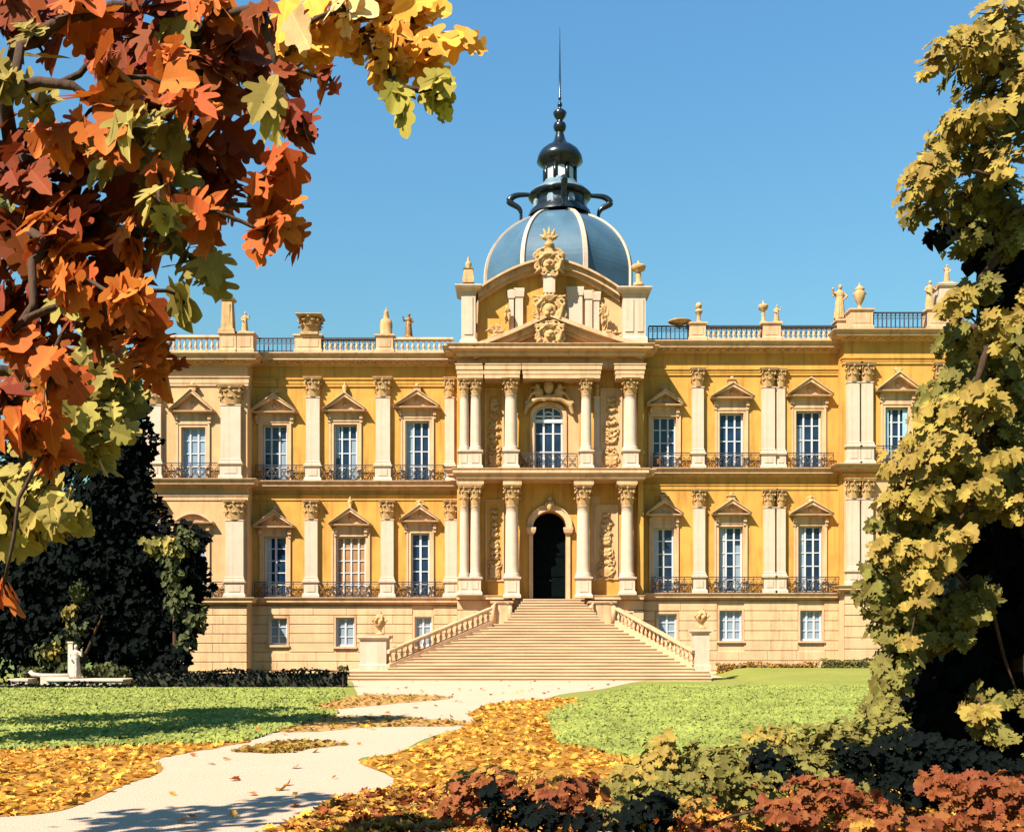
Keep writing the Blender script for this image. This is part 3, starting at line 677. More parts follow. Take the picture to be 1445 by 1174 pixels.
part('crown_finial', k, mat('weathered gilt stone', lin(.36, .22, .075), .7, .3, 4, .3), PAL, remesh=.035)
# sculpture behind the raking cornice
for (px, py, w, h) in [(700, 470, 30, 26), (742-40, 478, 20, 14), (852, 448, 16, 44), (862, 474, 34, 16), (716, 446, 10, 30)]:
    mb = MB(); Yk = 58.75; r = random.Random(px); x, zc = PX(px, Yk), PZ(py, Yk); W, H = w*Yk/F/2, h*Yk/F/2
    for i in range(9):
        mb.ball((x+r.uniform(-.6, .6)*W, Yk+r.uniform(-.1, .1), zc+r.uniform(-.7, .6)*H), W*r.uniform(.2, .42), .16, H*r.uniform(.2, .4), 8)
        a = r.uniform(0, PI); mb.tube([(x, Yk-.05, zc), (x+math.cos(a)*W*.7, Yk-.2, zc+math.sin(a)*H*.7), (x+math.cos(a+.4)*W, Yk-.1, zc+math.sin(a+.4)*H)], [.08, .07, .03], 6)
    part('carved_group', mb, 'carve', PAL, remesh=.035)
# attic body under the dome
mb = MB(); mb.box(PX(668, 61.3), PX(895, 61.3), 61.3, 70.5, PZ(500, 60), PZ(425, 61.3)); part('dome_drum', mb, 'cream', PAL)
# ---- dome
DY = 65.0; dc = Vector((PX(790, DY), DY, 0)); zD = lambda p: PZ(p, DY)
k = DY/F; Rd = 108*k
ang0 = math.radians(-7)
def octring(r, z, n=8):  # corners; facets seen from the front centred a little to the left
    return [(dc.x+r*math.sin(ang0+(j+.5)*PI/4), dc.y-r*math.cos(ang0+(j+.5)*PI/4), z) for j in range(n)]
mb = MB(); rings = []; N = 22
zb, zt = zD(402), zD(303)
rings.append(octring(Rd*1.0, zD(430)))
for i in range(N+1):
    a = PI/2*i/N; r = Rd*(math.cos(a)**1.06) if i < N else .01; rings.append(octring(max(r, .02), zb+(zt-zb)*math.sin(a)))
vs = [p for r in rings for p in r]; fs = []
for i in range(len(rings)-1):
    for j in range(8): j2 = (j+1) % 8; fs.append((i*8+j, i*8+j2, (i+1)*8+j2, (i+1)*8+j))
mb.add(vs, fs)
dome = part('dome', mb, 'slate', PAL, smooth=False)
for j in range(8):
    mb = MB(); pts = [Vector(r[j]) for r in rings[:-1]]
    vs = []; fs = []
    a = ang0+(j+.5)*PI/4; rad = Vector((math.sin(a), -math.cos(a), 0)); tan = Vector((math.cos(a), math.sin(a), 0))
    for i, p in enumerate(pts):
        w = .13*(1-.35*i/len(pts)); up = Vector((0, 0, 1))*(i/len(pts)); o = (rad*(1-i/len(pts))+up); o.normalize(); o *= .14
        vs += [p-tan*w-o*.6, p-tan*w+o*.6, p+tan*w+o*.6, p+tan*w-o*.6]
    for i in range(len(pts)-1):
        for q in range(3): fs.append((i*4+q, i*4+q+1, (i+1)*4+q+1, (i+1)*4+q))
    mb.add(vs, fs); part('rib', mb, 'pale', dome)
# lantern
lan = MB(); q = lambda px: px*k
lan.lathe([(q(46), zD(309)), (q(44), zD(303)), (q(38), zD(296)), (q(36), zD(284)), (q(38), zD(281))], (dc.x, dc.y, 0), 16)
lantern = part('lantern', lan, 'darkmetal', PAL, origin=(dc.x, dc.y, zD(303)))
mb = MB()
mb.lathe([(q(37), zD(283)), (q(43), zD(281)), (q(45), zD(278)), (q(43), zD(276)), (q(36), zD(273))], (dc.x, dc.y, 0), 32)
part('gallery_rim', mb, 'darkmetal', lantern)
for j in range(4):
    a = j*PI/2+.04; ca, sa = math.cos(a), math.sin(a); P = []
    for (r, p) in [(30, 277), (46, 276), (60, 277), (68, 280.5), (71.5, 286), (66, 290), (58, 295), (55, 302), (55, 312)]: P.append((dc.x+q(r)*ca, dc.y+q(r)*sa, zD(p)))
    Q = []
    for i in range(len(P)-1):
        a0, a1, a2, a3 = [Vector(P[max(0, min(len(P)-1, i+e))]) for e in (-1, 0, 1, 2)]
        for h in range(4):
            t = h/4; Q.append(.5*(2*a1+(a2-a0)*t+(2*a0-5*a1+4*a2-a3)*t*t+(3*a1-a0-3*a2+a3)*t**3))
    Q.append(Vector(P[-1])); mb = MB(); mb.tube(Q, [.09+.11*math.sin(PI*min(1, i/len(Q)*1.1)) for i in range(len(Q))], 8); part('bracket', mb, 'darkmetal', lantern)
for j in range(8):   # small lights in the drum of the lantern
    a = PI/8+j*PI/4; ca, sa = math.cos(a), math.sin(a); r = q(38)
    mb = MB(); P = [(-.2, 287+12), (.2, 299), (.2, 290), (.12, 287), (-.12, 287), (-.2, 290)]
    vs = [(dc.x+(r+.03)*ca-u*sa, dc.y+(r+.03)*sa+u*ca, zD(p)) for u, p in P]; vs += [(v[0]-ca*.1, v[1]-sa*.1, v[2]) for v in vs]
    n = 6; mb.add(vs, [tuple(range(n)), tuple(range(2*n-1, n-1, -1))]+[(i, i+n, (i+1) % n+n, (i+1) % n) for i in range(n)])
    part('lantern_window', mb, 'glass2', lantern)
mb = MB()
mb.lathe([(q(39), zD(275)), (q(38), zD(271)), (q(30), zD(267)), (q(25), zD(262)), (q(23.5), zD(258))], (dc.x, dc.y, 0), 24); part('skirt_roof', mb, mat('lead blue sheet', lin(.16, .25, .30), .3, .1, 1, metallic=.4), lantern)
mb = MB(); mb.lathe([(q(19), zD(260)), (q(19), zD(238))], (dc.x, dc.y, 0), 16)
mb.lathe([(q(23), zD(241)), (q(24), zD(237))], (dc.x, dc.y, 0), 16)
for j in range(8):
    a = PI/8+j*PI/4+.05; mb.tube([(dc.x+q(22)*math.cos(a), dc.y+q(22)*math.sin(a), zD(260)), (dc.x+q(22)*math.cos(a), dc.y+q(22)*math.sin(a), zD(238))], .13, 8)
part('upper_drum', mb, 'darkmetal', lantern)
for j in range(8):
    a = j*PI/4+.05; ca, sa = math.cos(a), math.sin(a); r = q(20.3)
    mb = MB(); P = [(-.22, 258), (.22, 258), (.22, 243), (.12, 240), (-.12, 240), (-.22, 243)]
    vs = [(dc.x+r*ca-u*sa, dc.y+r*sa+u*ca, zD(p)) for u, p in P]; vs += [(v[0]-ca*.15, v[1]-sa*.15, v[2]) for v in vs]
    n = 6; mb.add(vs, [tuple(range(n)), tuple(range(2*n-1, n-1, -1))]+[(i, i+n, (i+1) % n+n, (i+1) % n) for i in range(n)])
    part('lantern_window', mb, mat('pale lantern glass', lin(.5, .58, .62), .15) if j == 0 else bpy.data.materials['pale lantern glass'], lantern)
mb = MB(); P = [(22, 240), (26, 234), (32.5, 229), (31, 222), (27, 215), (20, 209), (13, 205), (9, 200), (7, 195), (6, 190), (4, 186)]
mb.lathe([(q(r), zD(p)) for r, p in P], (dc.x, dc.y, 0), 24); part('onion_cupola', mb, 'darkmetal', lantern)
mb = MB(); P = [(4, 188), (8, 184), (9.3, 179), (8, 175), (3.5, 172), (5, 169), (8, 165), (9.7, 160), (7, 157), (2.5, 154), (1.8, 152), (3.4, 150), (3.4, 147), (1.6, 145), (1.4, 141), (2.5, 140), (1.6, 138), (1.3, 110), (.9, 80), (.25, 38)]
mb.lathe([(q(r), zD(p)) for r, p in P], (dc.x, dc.y, 0), 14); part('spire', mb, 'darkmetal', lantern)

# ================================================================== ROOF ORNAMENTS (each a thing of its own)
def figure(mb, x, y, z, h, arm=1, seed=0):
    r = random.Random(seed); k = h/1.75
    mb.lathe([(.30*k, 0), (.31*k, .05*k), (.25*k, .4*k), (.22*k, .75*k), (.19*k, 1.0*k), (.23*k, 1.25*k), (.22*k, 1.4*k), (.08*k, 1.5*k), (.06*k, 1.58*k)], (x, y, z), 12, sy=.75)
    mb.ball((x+.02*k, y-.02*k, z+1.66*k), .105*k, .12*k, .14*k)
    for sg in (-1, 1):
        up = (sg == arm)
        e = (x+sg*(.36 if up else .33)*k, y-.12*k, z+(1.15)*k); hnd = (x+sg*.42*k, y-.25*k, z+1.5*k) if up else (x+sg*.12*k, y-.3*k, z+.95*k)
        mb.tube([(x+sg*.2*k, y, z+1.38*k), e, hnd], [.08*k, .065*k, .05*k], 7)
        mb.ball(hnd, .06*k)
    for i in range(5):
        a = -PI*.9+i*.4; mb.tube([(x+.2*k*math.cos(a), y+.16*k*math.sin(a), z+1.1*k), (x+.25*k*math.cos(a+.1), y+.2*k*math.sin(a+.1), z+.6*k), (x+.31*k*math.cos(a), y+.25*k*math.sin(a), z+.03*k)], [.03*k, .05*k, .05*k], 5)
URN = [(.5, 0), (.5, .06), (.25, .1), (.15, .18), (.2, .22), (.5, .4), (.62, .58), (.5, .68), (.42, .71), (.55, .75), (.5, .79), (.25, .86), (.1, .9), (.12, .94), (.02, 1.)]
def ornament(name, px, pT, pB, Y, kind, label, cat, w=None, seed=0, group=None, m='carve'):
    x = PX(px, Y); z0, z1 = PZ(pB, Y), PZ(pT, Y); h = z1-z0; mb = MB(); W = (w or 16)*Y/F/2
    rm = 0
    if kind == 'statue':
        mb.moul(x-.28, x+.28, Y-.25, Y+.25, [(0, z0), (0, z0+.12)], B=1); figure(mb, x, Y, z0+.1, h-.1, 1 if seed % 2 else -1, seed); rm = .03
    elif kind == 'urn':
        mb.lathe([(r*W*1.7, t*h) for r, t in URN], (x, Y, z0), 16)
        for sg in (-1, 1): mb.scroll((x+sg*W*.95, Y, z0+h*.6), W*.35, 1.1, .035, sg, 0, 5)
    elif kind == 'finial':
        mb.moul(x-W*.9, x+W*.9, Y-W*.9, Y+W*.9, [(0, z0), (0, z0+h*.12), (-W*.25, z0+h*.5), (-W*.1, z0+h*.52)], B=1)
        mb.lathe([(W*.45, h*.52), (W*.3, h*.58), (W*.55, h*.68), (W*.4, h*.78), (W*.18, h*.85), (W*.22, h*.9), (.01, h)], (x, Y, z0), 10)
    elif kind == 'obelisk':
        mb.moul(x-W, x+W, Y-W, Y+W, [(.1, z0), (.1, z0+h*.08), (0, z0+h*.1), (-W*.22, z0+h*.78), (.02, z0+h*.8), (.06, z0+h*.84), (-W*.2, z0+h*.87)], B=1)
        mb.box(x-W*.5, x+W*.5, Y-W*.98, Y-W*.6, z0+h*.2, z0+h*.7)
        mb.lathe([(W*.4, h*.86), (W*.55, h*.9), (W*.2, h*.95), (.02, h)], (x, Y, z0), 8)
    elif kind == 'capital':
        c = capital_mb(); sx = W*1.8
        mb.v = [(x+v[0]*sx, Y+v[1]*sx, z0+h*.12+v[2]*h*.88) for v in c.v]; mb.f = c.f; mb.m = c.m; mb.sm = c.sm
        mb.moul(x-W*.7, x+W*.7, Y-W*.7, Y+W*.7, [(0, z0), (0, z0+h*.13)], B=1)
    elif kind == 'dish':
        mb.lathe([(W*.35, 0), (W*.2, h*.3), (W*.9, h*.5), (W*1.05, h*.62), (W*.95, h*.68), (W*.5, h*.75), (.05, h)], (x, Y, z0), 16)
    elif kind == 'bust':
        mb.lathe([(W*.8, 0), (W*.8, h*.08), (W*.4, h*.14), (W*.35, h*.4), (W*.55, h*.5), (W*.8, h*.58), (W*.5, h*.66), (W*.28, h*.7)], (x, Y, z0), 12)
        mb.ball((x, Y, z0+h*.84), W*.62, W*.6, h*.17); mb.ball((x, Y-W*.55, z0+h*.83), W*.14, n=6); rm = .03
    elif kind == 'vase':
        mb.lathe([(W*.7, 0), (W*.7, h*.1), (W*.3, h*.16), (W*.35, h*.45), (W*.3, h*.55), (W*.8, h*.62), (W*.95, h*.75), (W*.9, h*.8), (W*.2, h*.84), (W*.1, h)], (x, Y, z0), 12)
    elif kind == 'shrine':
        mb.lathe([(W, 0), (W, h*.06), (W*.85, h*.1), (W*.95, h*.4), (W*.8, h*.55), (W*.35, h*.63), (W*.45, h*.68), (W*.3, h*.8), (W*.4, h*.84), (W*.1, h*.9), (.02, h)], (x, Y, z0), 14)
    o = part(name, mb, m, None, origin=(x, Y, z0), remesh=rm)
    return tag(o, label, cat, group)
g = 'stone ornaments along the palace roofline'
yl = 60-.1; ye = 58.8-.1
ornament('roof_obelisk', 322, 413, 472, ye, 'obelisk', 'tall stone obelisk pier on the left end of the palace parapet', 'obelisk', 17, group=g)
ornament('roof_statue', 346, 441, 472, ye, 'statue', 'small stone statue close beside the obelisk on the left parapet', 'statue', seed=1, group=g)
ornament('roof_capital', 438, 447, 475, yl, 'capital', 'wide stone capital shaped ornament on the left wing parapet', 'ornament', 36, group=g)
ornament('roof_urn', 545, 434, 475, yl, 'shrine', 'domed stone urn with a pointed cap on the left wing parapet', 'urn', 19, group=g)
ornament('roof_statue', 577, 443, 479, yl, 'statue', 'little gilded statue on the railing between the domed urn and the left pier', 'statue', seed=2, group=g, m='gilt')
ornament('roof_finial', 661, 362, 401, 58.75, 'finial', 'pointed stone finial on the left corner pier of the attic', 'finial', 18, group=g)
ornament('roof_bust', 901, 368, 404, 58.75, 'vase', 'broken looking stone vase on the right corner pier of the attic', 'vase', 22, group=g)
ornament('roof_dish', 959, 449, 462, yl, 'dish', 'flat shallow stone dish on the dark railing right of the attic', 'dish', 32, group=g)
ornament('roof_bust', 986, 427, 458, yl, 'bust', 'stone head bust on the first pedestal right of the dome', 'bust', 15, group=g)
ornament('roof_vase', 1077, 424, 458, yl, 'vase', 'slender stone vase with gilded rim on the right wing parapet', 'vase', 15, group=g)
ornament('roof_statue', 1096, 431, 458, yl, 'statue', 'tiny stone statue just right of the slender vase', 'statue', seed=3, group=g)
ornament('roof_statue', 1185, 403, 454, yl, 'statue', 'tall stone statue of a standing figure at the right end of the wing parapet', 'statue', seed=4, group=g)
ornament('roof_urn', 1213, 399, 439, ye, 'urn', 'stone urn on the pedestal where the right end pavilion starts', 'urn', 15, group=g)
ornament('roof_statue', 1312, 397, 439, ye, 'statue', 'stone statue against the tall pier at the far right of the roof', 'statue', seed=5, group=g)
mb = MB(); Yq = 58.9; mb.moul(PX(1322, Yq), PX(1343, Yq), Yq-.4, Yq+.5, [(.06, PZ(439, Yq)), (.06, PZ(434, Yq)), (0, PZ(432, Yq)), (0, PZ(410, Yq)), (.1, PZ(407, Yq)), (.14, PZ(404, Yq)), (.0, PZ(402, Yq))], B=1); part('parapet_pier', mb, 'pale', PAL)
ornament('roof_statue', 1336, 374, 402, 58.8, 'statue', 'crouching stone statue on top of the tall pier by the right tree', 'statue', seed=6, group=g)

# ================================================================== STAIRCASE
ST = empty('staircase', (PX(765, 50.5), 50.5, 0), 'broad cream stone staircase narrowing up to the dark palace door', 'staircase')
NS = 27; Yb0, Yt0 = 50.3, 57.6; zT = PZ(846, 58.8)
mb = MB()
def lerp_tab(tab, v):
    for (a, b), (c, d) in zip(tab, tab[1:]):
        if a <= v <= c: return b+(d-b)*(v-a)/(c-a)
    return tab[0][1] if v < tab[0][0] else tab[-1][1]
LX = [(.0, 478), (.105, 490), (.11, 545), (.66, 697), (.70, 713), (.85, 727), (1, 738)]; RX = [(.0, 1004), (.105, 1000), (.11, 980), (.66, 866), (.70, 850), (.85, 838), (1, 820)]
def stair_pt(t): return Yb0+(Yt0-Yb0)*t, zT*t
for i in range(NS):
    t0 = i/(NS-1); y = Yb0+(Yt0-Yb0)*i/(NS-1); z0 = zT*i/NS; z1 = zT*(i+1)/NS
    a, b = PX(lerp_tab(LX, t0), y), PX(lerp_tab(RX, t0), y)
    yb = YW+.6
    mb.box(a, b, y, yb-.001*i, z0-(.3 if i == 0 else 0), z1-.05); mb.box(a-.0, b+.0, y-.045, yb-.001*i, z1-.05, z1)
part('steps', mb, 'step', ST)
def rake(side):
    tab = LX if side < 0 else RX
    rail = MB(); bal = MB(); stg = MB(); n = 19
    P = []
    for t in (.13, .655):
        y, z = stair_pt(t); P.append(Vector((PX(lerp_tab(tab, t), y)+side*.12, y, z+.1)))
    A, B = P; d = B-A; hd = Vector((d.x, d.y, 0)).normalized(); nrm = Vector((-hd.y, hd.x, 0))
    def slab(mb, w, h0, h1, p=A, q=B):
        vs = []
        for e in (p, q):
            for sgn in (-1, 1):
                for h in (h0, h1): vs.append(e+nrm*w*sgn+Vector((0, 0, h)))
        mb.add(vs, [(0, 1, 3, 2), (4, 6, 7, 5), (0, 4, 5, 1), (2, 3, 7, 6), (1, 5, 7, 3), (0, 2, 6, 4)])
    slab(rail, .17, .70, .80); slab(rail, .12, .64, .70); slab(rail, .15, .0, .12)
    vs = []
    for e in (A, B):
        for sgn in (-1, 1): vs.append(e+nrm*.16*sgn); vs.append(Vector((e.x, e.y, 0))+nrm*.16*sgn+Vector((0, 0, -.3)))
    stg.add(vs, [(0, 1, 3, 2), (4, 6, 7, 5), (0, 4, 5, 1), (2, 3, 7, 6), (1, 5, 7, 3), (0, 2, 6, 4)])
    for i in range(n):
        p = A+(B-A)*((i+.5)/n); baluster(bal, p.x, p.y, p.z+.10, p.z+.66, .085)
    o = part('stair_balustrade', bal, 'cream', ST, origin=A); part('handrail', rail, 'cream', o); part('stringer_wall', stg, 'cream', ST)
rake(-1); rake(1)
for (a, b, t, q, y, dd) in [(508, 545, 897, 943, 51.3, 1.5), (980, 1001, 888, 944, 51.3, .8)]:
    m2 = MB(); x0, x1 = PX(a, y), PX(b, y); z0, z1 = PZ(q, y), PZ(t, y)
    m2.moul(x0, x1, y, y+dd, [(.06, -.3), (.06, z0+.16), (0, z0+.22), (0, z1-.2), (.06, z1-.15), (.14, z1-.09), (.14, z1)], B=1); part('newel_pedestal', m2, 'pale', ST)
# small scrolled blocks beside the landing
for sg, (a, b) in ((-1, (694, 722)), (1, (832, 868))):
    m2 = MB(); y = 57.2; x0, x1 = PX(a, y), PX(b, y); zt = PZ(848, y); z0 = PZ(880, y)
    m2.moul(x0, x1, y, 58.6, [(0, z0), (0, zt-.16), (.08, zt-.1), (.1, zt-.02), (.04, zt)], B=0)
    m2.tube([(x0+.1, y-.1, z0), (x0+.1, y-.14, zt-.3), (x0+.2, y-.05, zt-.1)], [.12, .14, .08], 8); m2.tube([(x1-.1, y-.1, z0), (x1-.1, y-.14, zt-.3), (x1-.2, y-.05, zt-.1)], [.12, .14, .08], 8)
    part('landing_block', m2, 'cream', ST)
    m3 = MB(); x0, x1 = PX(a-26 if sg < 0 else b, y), PX(a if sg < 0 else b+26, y); zt = PZ(862, y)
    m3.moul(x0+.03, x1-.03, y+.2, 58.62, [(0, -.2), (0, zt-.12), (.06, zt-.08), (.06, zt)], B=0); part('landing_block', m3, 'cream', ST)
for (px, pT, pB, lab) in [(536, 859, 896, 'carved stone urn on the wide pedestal left of the staircase'), (990, 855, 887, 'carved stone urn on the narrow pedestal right of the staircase')]:
    y = 51.9; x = PX(px, y); z0, z1 = PZ(pB, y)+.02, PZ(pT, y); h = z1-z0
    u = MB(); W = .34
    u.lathe([(r*W*1.35, t*h*.86) for r, t in URN[:10]]+[(W*.7, h*.7), (W*.3, h*.76)], (x, y, z0), 16)
    r = random.Random(px)
    for i in range(7):
        a = i*.9; u.tube([(x+.2*math.cos(a), y+.2*math.sin(a), z0+h*.35), (x+.36*math.cos(a+.6), y+.36*math.sin(a+.6), z0+h*.55), (x+.12*math.cos(a+1.2), y+.12*math.sin(a+1.2), z0+h*.78)], [.05, .07, .04], 6)
    u.tube([(x, y, z0+h*.7), (x+.04, y, z0+h*.86), (x-.03, y, z0+h)], [.12, .07, .02], 6)
    tag(part('stair_urn', u, 'carve', None, origin=(x, y, z0), remesh=.03), lab, 'urn', 'urns flanking the palace stairs')

# ================================================================== GROUND
def flat(name, polys, z, m, kind='structure', wig=0, label=None):
    mb = MB()
    for poly in polys:
        mb.add([(x, y, z) for x, y in poly], [tuple(range(len(poly)))])
    return tag(part(name, mb, m), label, None, None, kind)
def smooth_poly(pts, n=5, jit=.0, seed=0):
    r = random.Random(seed); out = []; N = len(pts)
    for i in range(N):
        p0, p1, p2, p3 = [pts[(i+k-1) % N] for k in range(4)]
        for j in range(n):
            t = j/n; f = lambda a, b, c, d: .5*(2*b+(c-a)*t+(2*a-5*b+4*c-d)*t*t+(3*b-a-3*c+d)*t**3)
            out.append((f(p0[0], p1[0], p2[0], p3[0])+r.uniform(-jit, jit), f(p0[1], p1[1], p2[1], p3[1])+r.uniform(-jit, jit)*.25))
    return out
M['grass'] = mat('lawn grass', lin(.205, .21, .045), .95, .12, .35, .8, 40, spec=.1, col2=lin(.165, .185, .038))
M['path'] = mat('cream gravel path', lin(.47, .355, .255), .95, .05, .5, .9, 60, spec=.1, col2=lin(.47, .345, .24))
M['amberlitter'] = mat('amber fallen leaf carpet', lin(.30, .145, .020), .95, .2, 2.5, .6, 25, spec=.1, col2=lin(.23, .10, .014))
M['brownlitter'] = mat('brown fallen leaf carpet', lin(.18,.09,.03), .95, .2, 2.5, .6, 25, spec=.1)
M['distant'] = mat('distant grass', lin(.09,.12,.03), .95, .2, .05, spec=.1)
flat('ground', [[(-900, -100), (900, -100), (900, 2500), (-900, 2500)]], -.02, 'distant')
G = lambda L: [gnd(a, b) for a, b in L]
flat('lawn', [[(-60, -6), (60, -6), (60, 59), (-60, 59)]], -.008, 'grass')
pathp = [(470, 950), (1010, 950), (990, 958), (905, 961), (850, 972), (790, 980), (745, 995), (700, 1006), (668, 1022), (600, 1042), (560, 1062), (505, 1072), (556, 1098), (545, 1112), (470, 1126), (450, 1142), (420, 1164), (330, 1200), (60, 1230), (-400, 1230), (-400, 1150), (0, 1150), (120, 1125), (160, 1108), (215, 1090), (200, 1072), (300, 1052), (360, 1040), (400, 1028), (455, 1018), (475, 1006), (440, 996), (500, 984), (500, 970), (495, 960)]
sp_ = smooth_poly(pathp, 4); flat('path', [G(sp_)], 0, 'path')
lr = smooth_poly([(700, 992), (790, 986), (828, 990), (822, 1003), (790, 1012), (800, 1030), (790, 1045), (850, 1060), (900, 1068), (960, 1085), (1100, 1110), (1500, 1130), (1600, 1260), (200, 1260), (380, 1172), (450, 1142), (465, 1127), (548, 1112), (552, 1094), (512, 1076), (575, 1057), (630, 1036), (668, 1018), (660, 1006)], 4, 3, 1)
tag(part('leaf_litter', (lambda m: (m.add([(x, y, .006) for x, y in G(lr)], [tuple(range(len(lr)))]), m)[1])(MB()), 'amberlitter'), 'golden carpet of fallen leaves right of the path', None, None, 'structure')
ll = smooth_poly([(-200, 1070), (60, 1052), (200, 1050), (350, 1046), (300, 1056), (218, 1071), (228, 1088), (172, 1108), (100, 1140), (0, 1152), (-300, 1166)], 4, 3, 2)
tag(part('leaf_litter', (lambda m: (m.add([(x, y, .006) for x, y in G(ll)], [tuple(range(len(ll)))]), m)[1])(MB()), 'amberlitter'), 'golden carpet of fallen leaves left of the path', None, None, 'structure')

# ================================================================== FOLIAGE
OAK = [(0, 0), (.05, .10), (.20, .12), (.30, .20), (.27, .29), (.14, .33), (.15, .40), (.36, .44), (.45, .53), (.40, .62), (.22, .61), (.19, .67), (.32, .74), (.33, .84), (.22, .89), (.10, .88), (0, 1)]
MAPLE = [(0, 0), (.08, .04), (.28, -.06), (.34, .04), (.26, .13), (.52, .22), (.58, .36), (.44, .36), (.30, .36), (.44, .58), (.42, .70), (.30, .64), (.18, .58), (.16, .80), (.08, .90), (0, 1.02)]
LOBE = [(0, 0), (.18, .06), (.40, .12), (.42, .28), (.30, .36), (.46, .50), (.44, .66), (.26, .70), (.24, .86), (.12, .96), (0, 1.)]
SMALL = [(0, 0), (.22, .2), (.34, .5), (.2, .8), (0, 1)]
NEED = [(0, 0), (.3, .12), (.2, .35), (.36, .55), (.16, .8), (0, 1)]
def template(half, fold=.22, curl=.25, sub=2):
    if sub > 1:
        H = []; M_ = len(half)
        for i in range(M_-1):
            q = [np.array(half[max(0, min(M_-1, i+e))]) for e in (-1, 0, 1, 2)]
            for h in range(sub):
                t = h/sub; H.append(tuple(.5*(2*q[1]+(q[2]-q[0])*t+(2*q[0]-5*q[1]+4*q[2]-q[3])*t*t+(3*q[1]-q[0]-3*q[2]+q[3])*t**3)))
        half = H+[half[-1]]
    n = len(half); V = []
    for x, y in half: V.append((x, y, fold*x-curl*(y-.3)**2))
    for x, y in half[1:-1]: V.append((-x, y, fold*x-curl*(y-.3)**2))
    right = list(range(n)); left = [0]+[n+i for i in range(n-2)]+[n-1]
    return np.array(V), [tuple(right), tuple(left[::-1])]
TP = {k: template(v, sub=1 if k in ('small', 'need') or k[-1] == '1' else 2) for k, v in dict(lobe1=LOBE, oak1=OAK, maple1=MAPLE, oak=OAK, maple=MAPLE, lobe=LOBE, small=SMALL, need=NEED).items()}
def leaves(P, N, U, Sz, kinds, Mi, rng):
    """one vert/face soup for many leaves: P pos, N normals, U tip directions, sizes, material index"""
    V = []; Fc = []; MI = []; off = 0; LP = []
    for i in range(len(P)):
        T, fs = TP[kinds[i % len(kinds)]]
        T = T.copy(); T[:, 2] = T[:, 2]*(.3+1.5*rng.random())+.025*np.sin(T[:, 1]*6+rng.random()*6)
        n = N[i]/np.linalg.norm(N[i]); u = U[i]-n*np.dot(U[i], n); u /= (np.linalg.norm(u)+1e-9); r = np.cross(u, n)
        asp = .8+.4*rng.random()
        X = T*Sz[i]; X = (X[:, :1]*asp)*r+(X[:, 1:2]-.45*Sz[i])*u+X[:, 2:3]*n+P[i]
        LP.append(T*[1, 1, 0]+[0, 0, rng.random()]); V.append(X); Fc += [tuple(a+off for a in f) for f in fs]; MI += [Mi[i]]*len(fs); off += len(T)
    return np.concatenate(V), Fc, MI, np.concatenate(LP)
def leafobj(name, parent, base, data, mats, kind=None, label=None):
    V, Fc, MI, LP = data; me = bpy.data.meshes.new(name)
    me.from_pydata((V-np.array(base)).tolist(), [], Fc)
    for m in mats: me.materials.append(M[m])
    at_ = me.attributes.new('lp', 'FLOAT_VECTOR', 'POINT'); at_.data.foreach_set('vector', LP.astype(np.float32).ravel())
    me.polygons.foreach_set('material_index', MI); me.polygons.foreach_set('use_smooth', [True]*len(Fc)); me.update()
    o = bpy.data.objects.new(name, me); link(o, parent)
    if not parent: o.location = base
    if label: o['label'] = label
    return o
for nm, c, tr in [('rust', (.19, .036, .007), .2), ('orange', (.44, .105, .016), .25), ('khaki', (.25, .19, .042), .25), ('gold', (.70, .34, .05), .3), ('lemon', (.66, .45, .19), .3), ('palekhaki', (.33, .25, .058), .25),
                  ('olive', (.09, .085, .02), .15), ('midolive', (.145, .125, .027), .2), ('mustard', (.26, .18, .036), .2), ('yew', (.0028, .0045, .0038), 0), ('mossy', (.055, .062, .019), .1), ('brick', (.165, .046, .013), .15), ('ochre', (.30, .155, .028), .2), ('lime', (.36, .30, .05), .3)]:  # yew colour also serves for painted shade inside the right crown and hedges
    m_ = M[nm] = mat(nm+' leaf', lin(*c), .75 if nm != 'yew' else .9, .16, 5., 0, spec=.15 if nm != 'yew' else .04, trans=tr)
    nt = m_.node_tree; N_ = nt.nodes; L_ = nt.links; pb = N_['Principled BSDF']; src = pb.inputs['Base Color'].links[0].from_socket
    def mth(op, a, b=None):
        x = N_.new('ShaderNodeMath'); x.operation = op
        for i, v in enumerate((a, b)):
            if v is None: continue
            if isinstance(v, (int, float)): x.inputs[i].default_value = v
            else: L_.new(v, x.inputs[i])
        return x.outputs[0]
    A_ = N_.new('ShaderNodeAttribute'); A_.attribute_name = 'lp'; sx = N_.new('ShaderNodeSeparateXYZ'); L_.new(A_.outputs['Vector'], sx.inputs[0])
    ax = mth('ABSOLUTE', sx.outputs[0]); mid = mth('LESS_THAN', ax, .016)
    fr = mth('FRACT', mth('MULTIPLY', mth('SUBTRACT', sx.outputs[1], mth('MULTIPLY', ax, .9)), 6.5)); sv = mth('MULTIPLY', mth('LESS_THAN', fr, .07), .6)
    vein = mth('MAXIMUM', mid, sv)
    # each leaf its own tone, veins a little paler
    val = mth('ADD', mth('MULTIPLY', sx.outputs[2], .36), .82); val2 = mth('ADD', val, mth('MULTIPLY', vein, .25))
    hv = N_.new('ShaderNodeHueSaturation'); L_.new(src, hv.inputs['Color']); L_.new(val2, hv.inputs['Value']); L_.new(mth('ADD', mth('MULTIPLY', sx.outputs[2], .02), .49), hv.inputs['Hue'])
    L_.new(hv.outputs[0], pb.inputs['Base Color'])
    for x in N_:
        if x.type == 'BSDF_TRANSLUCENT': L_.new(hv.outputs[0], x.inputs['Color'])
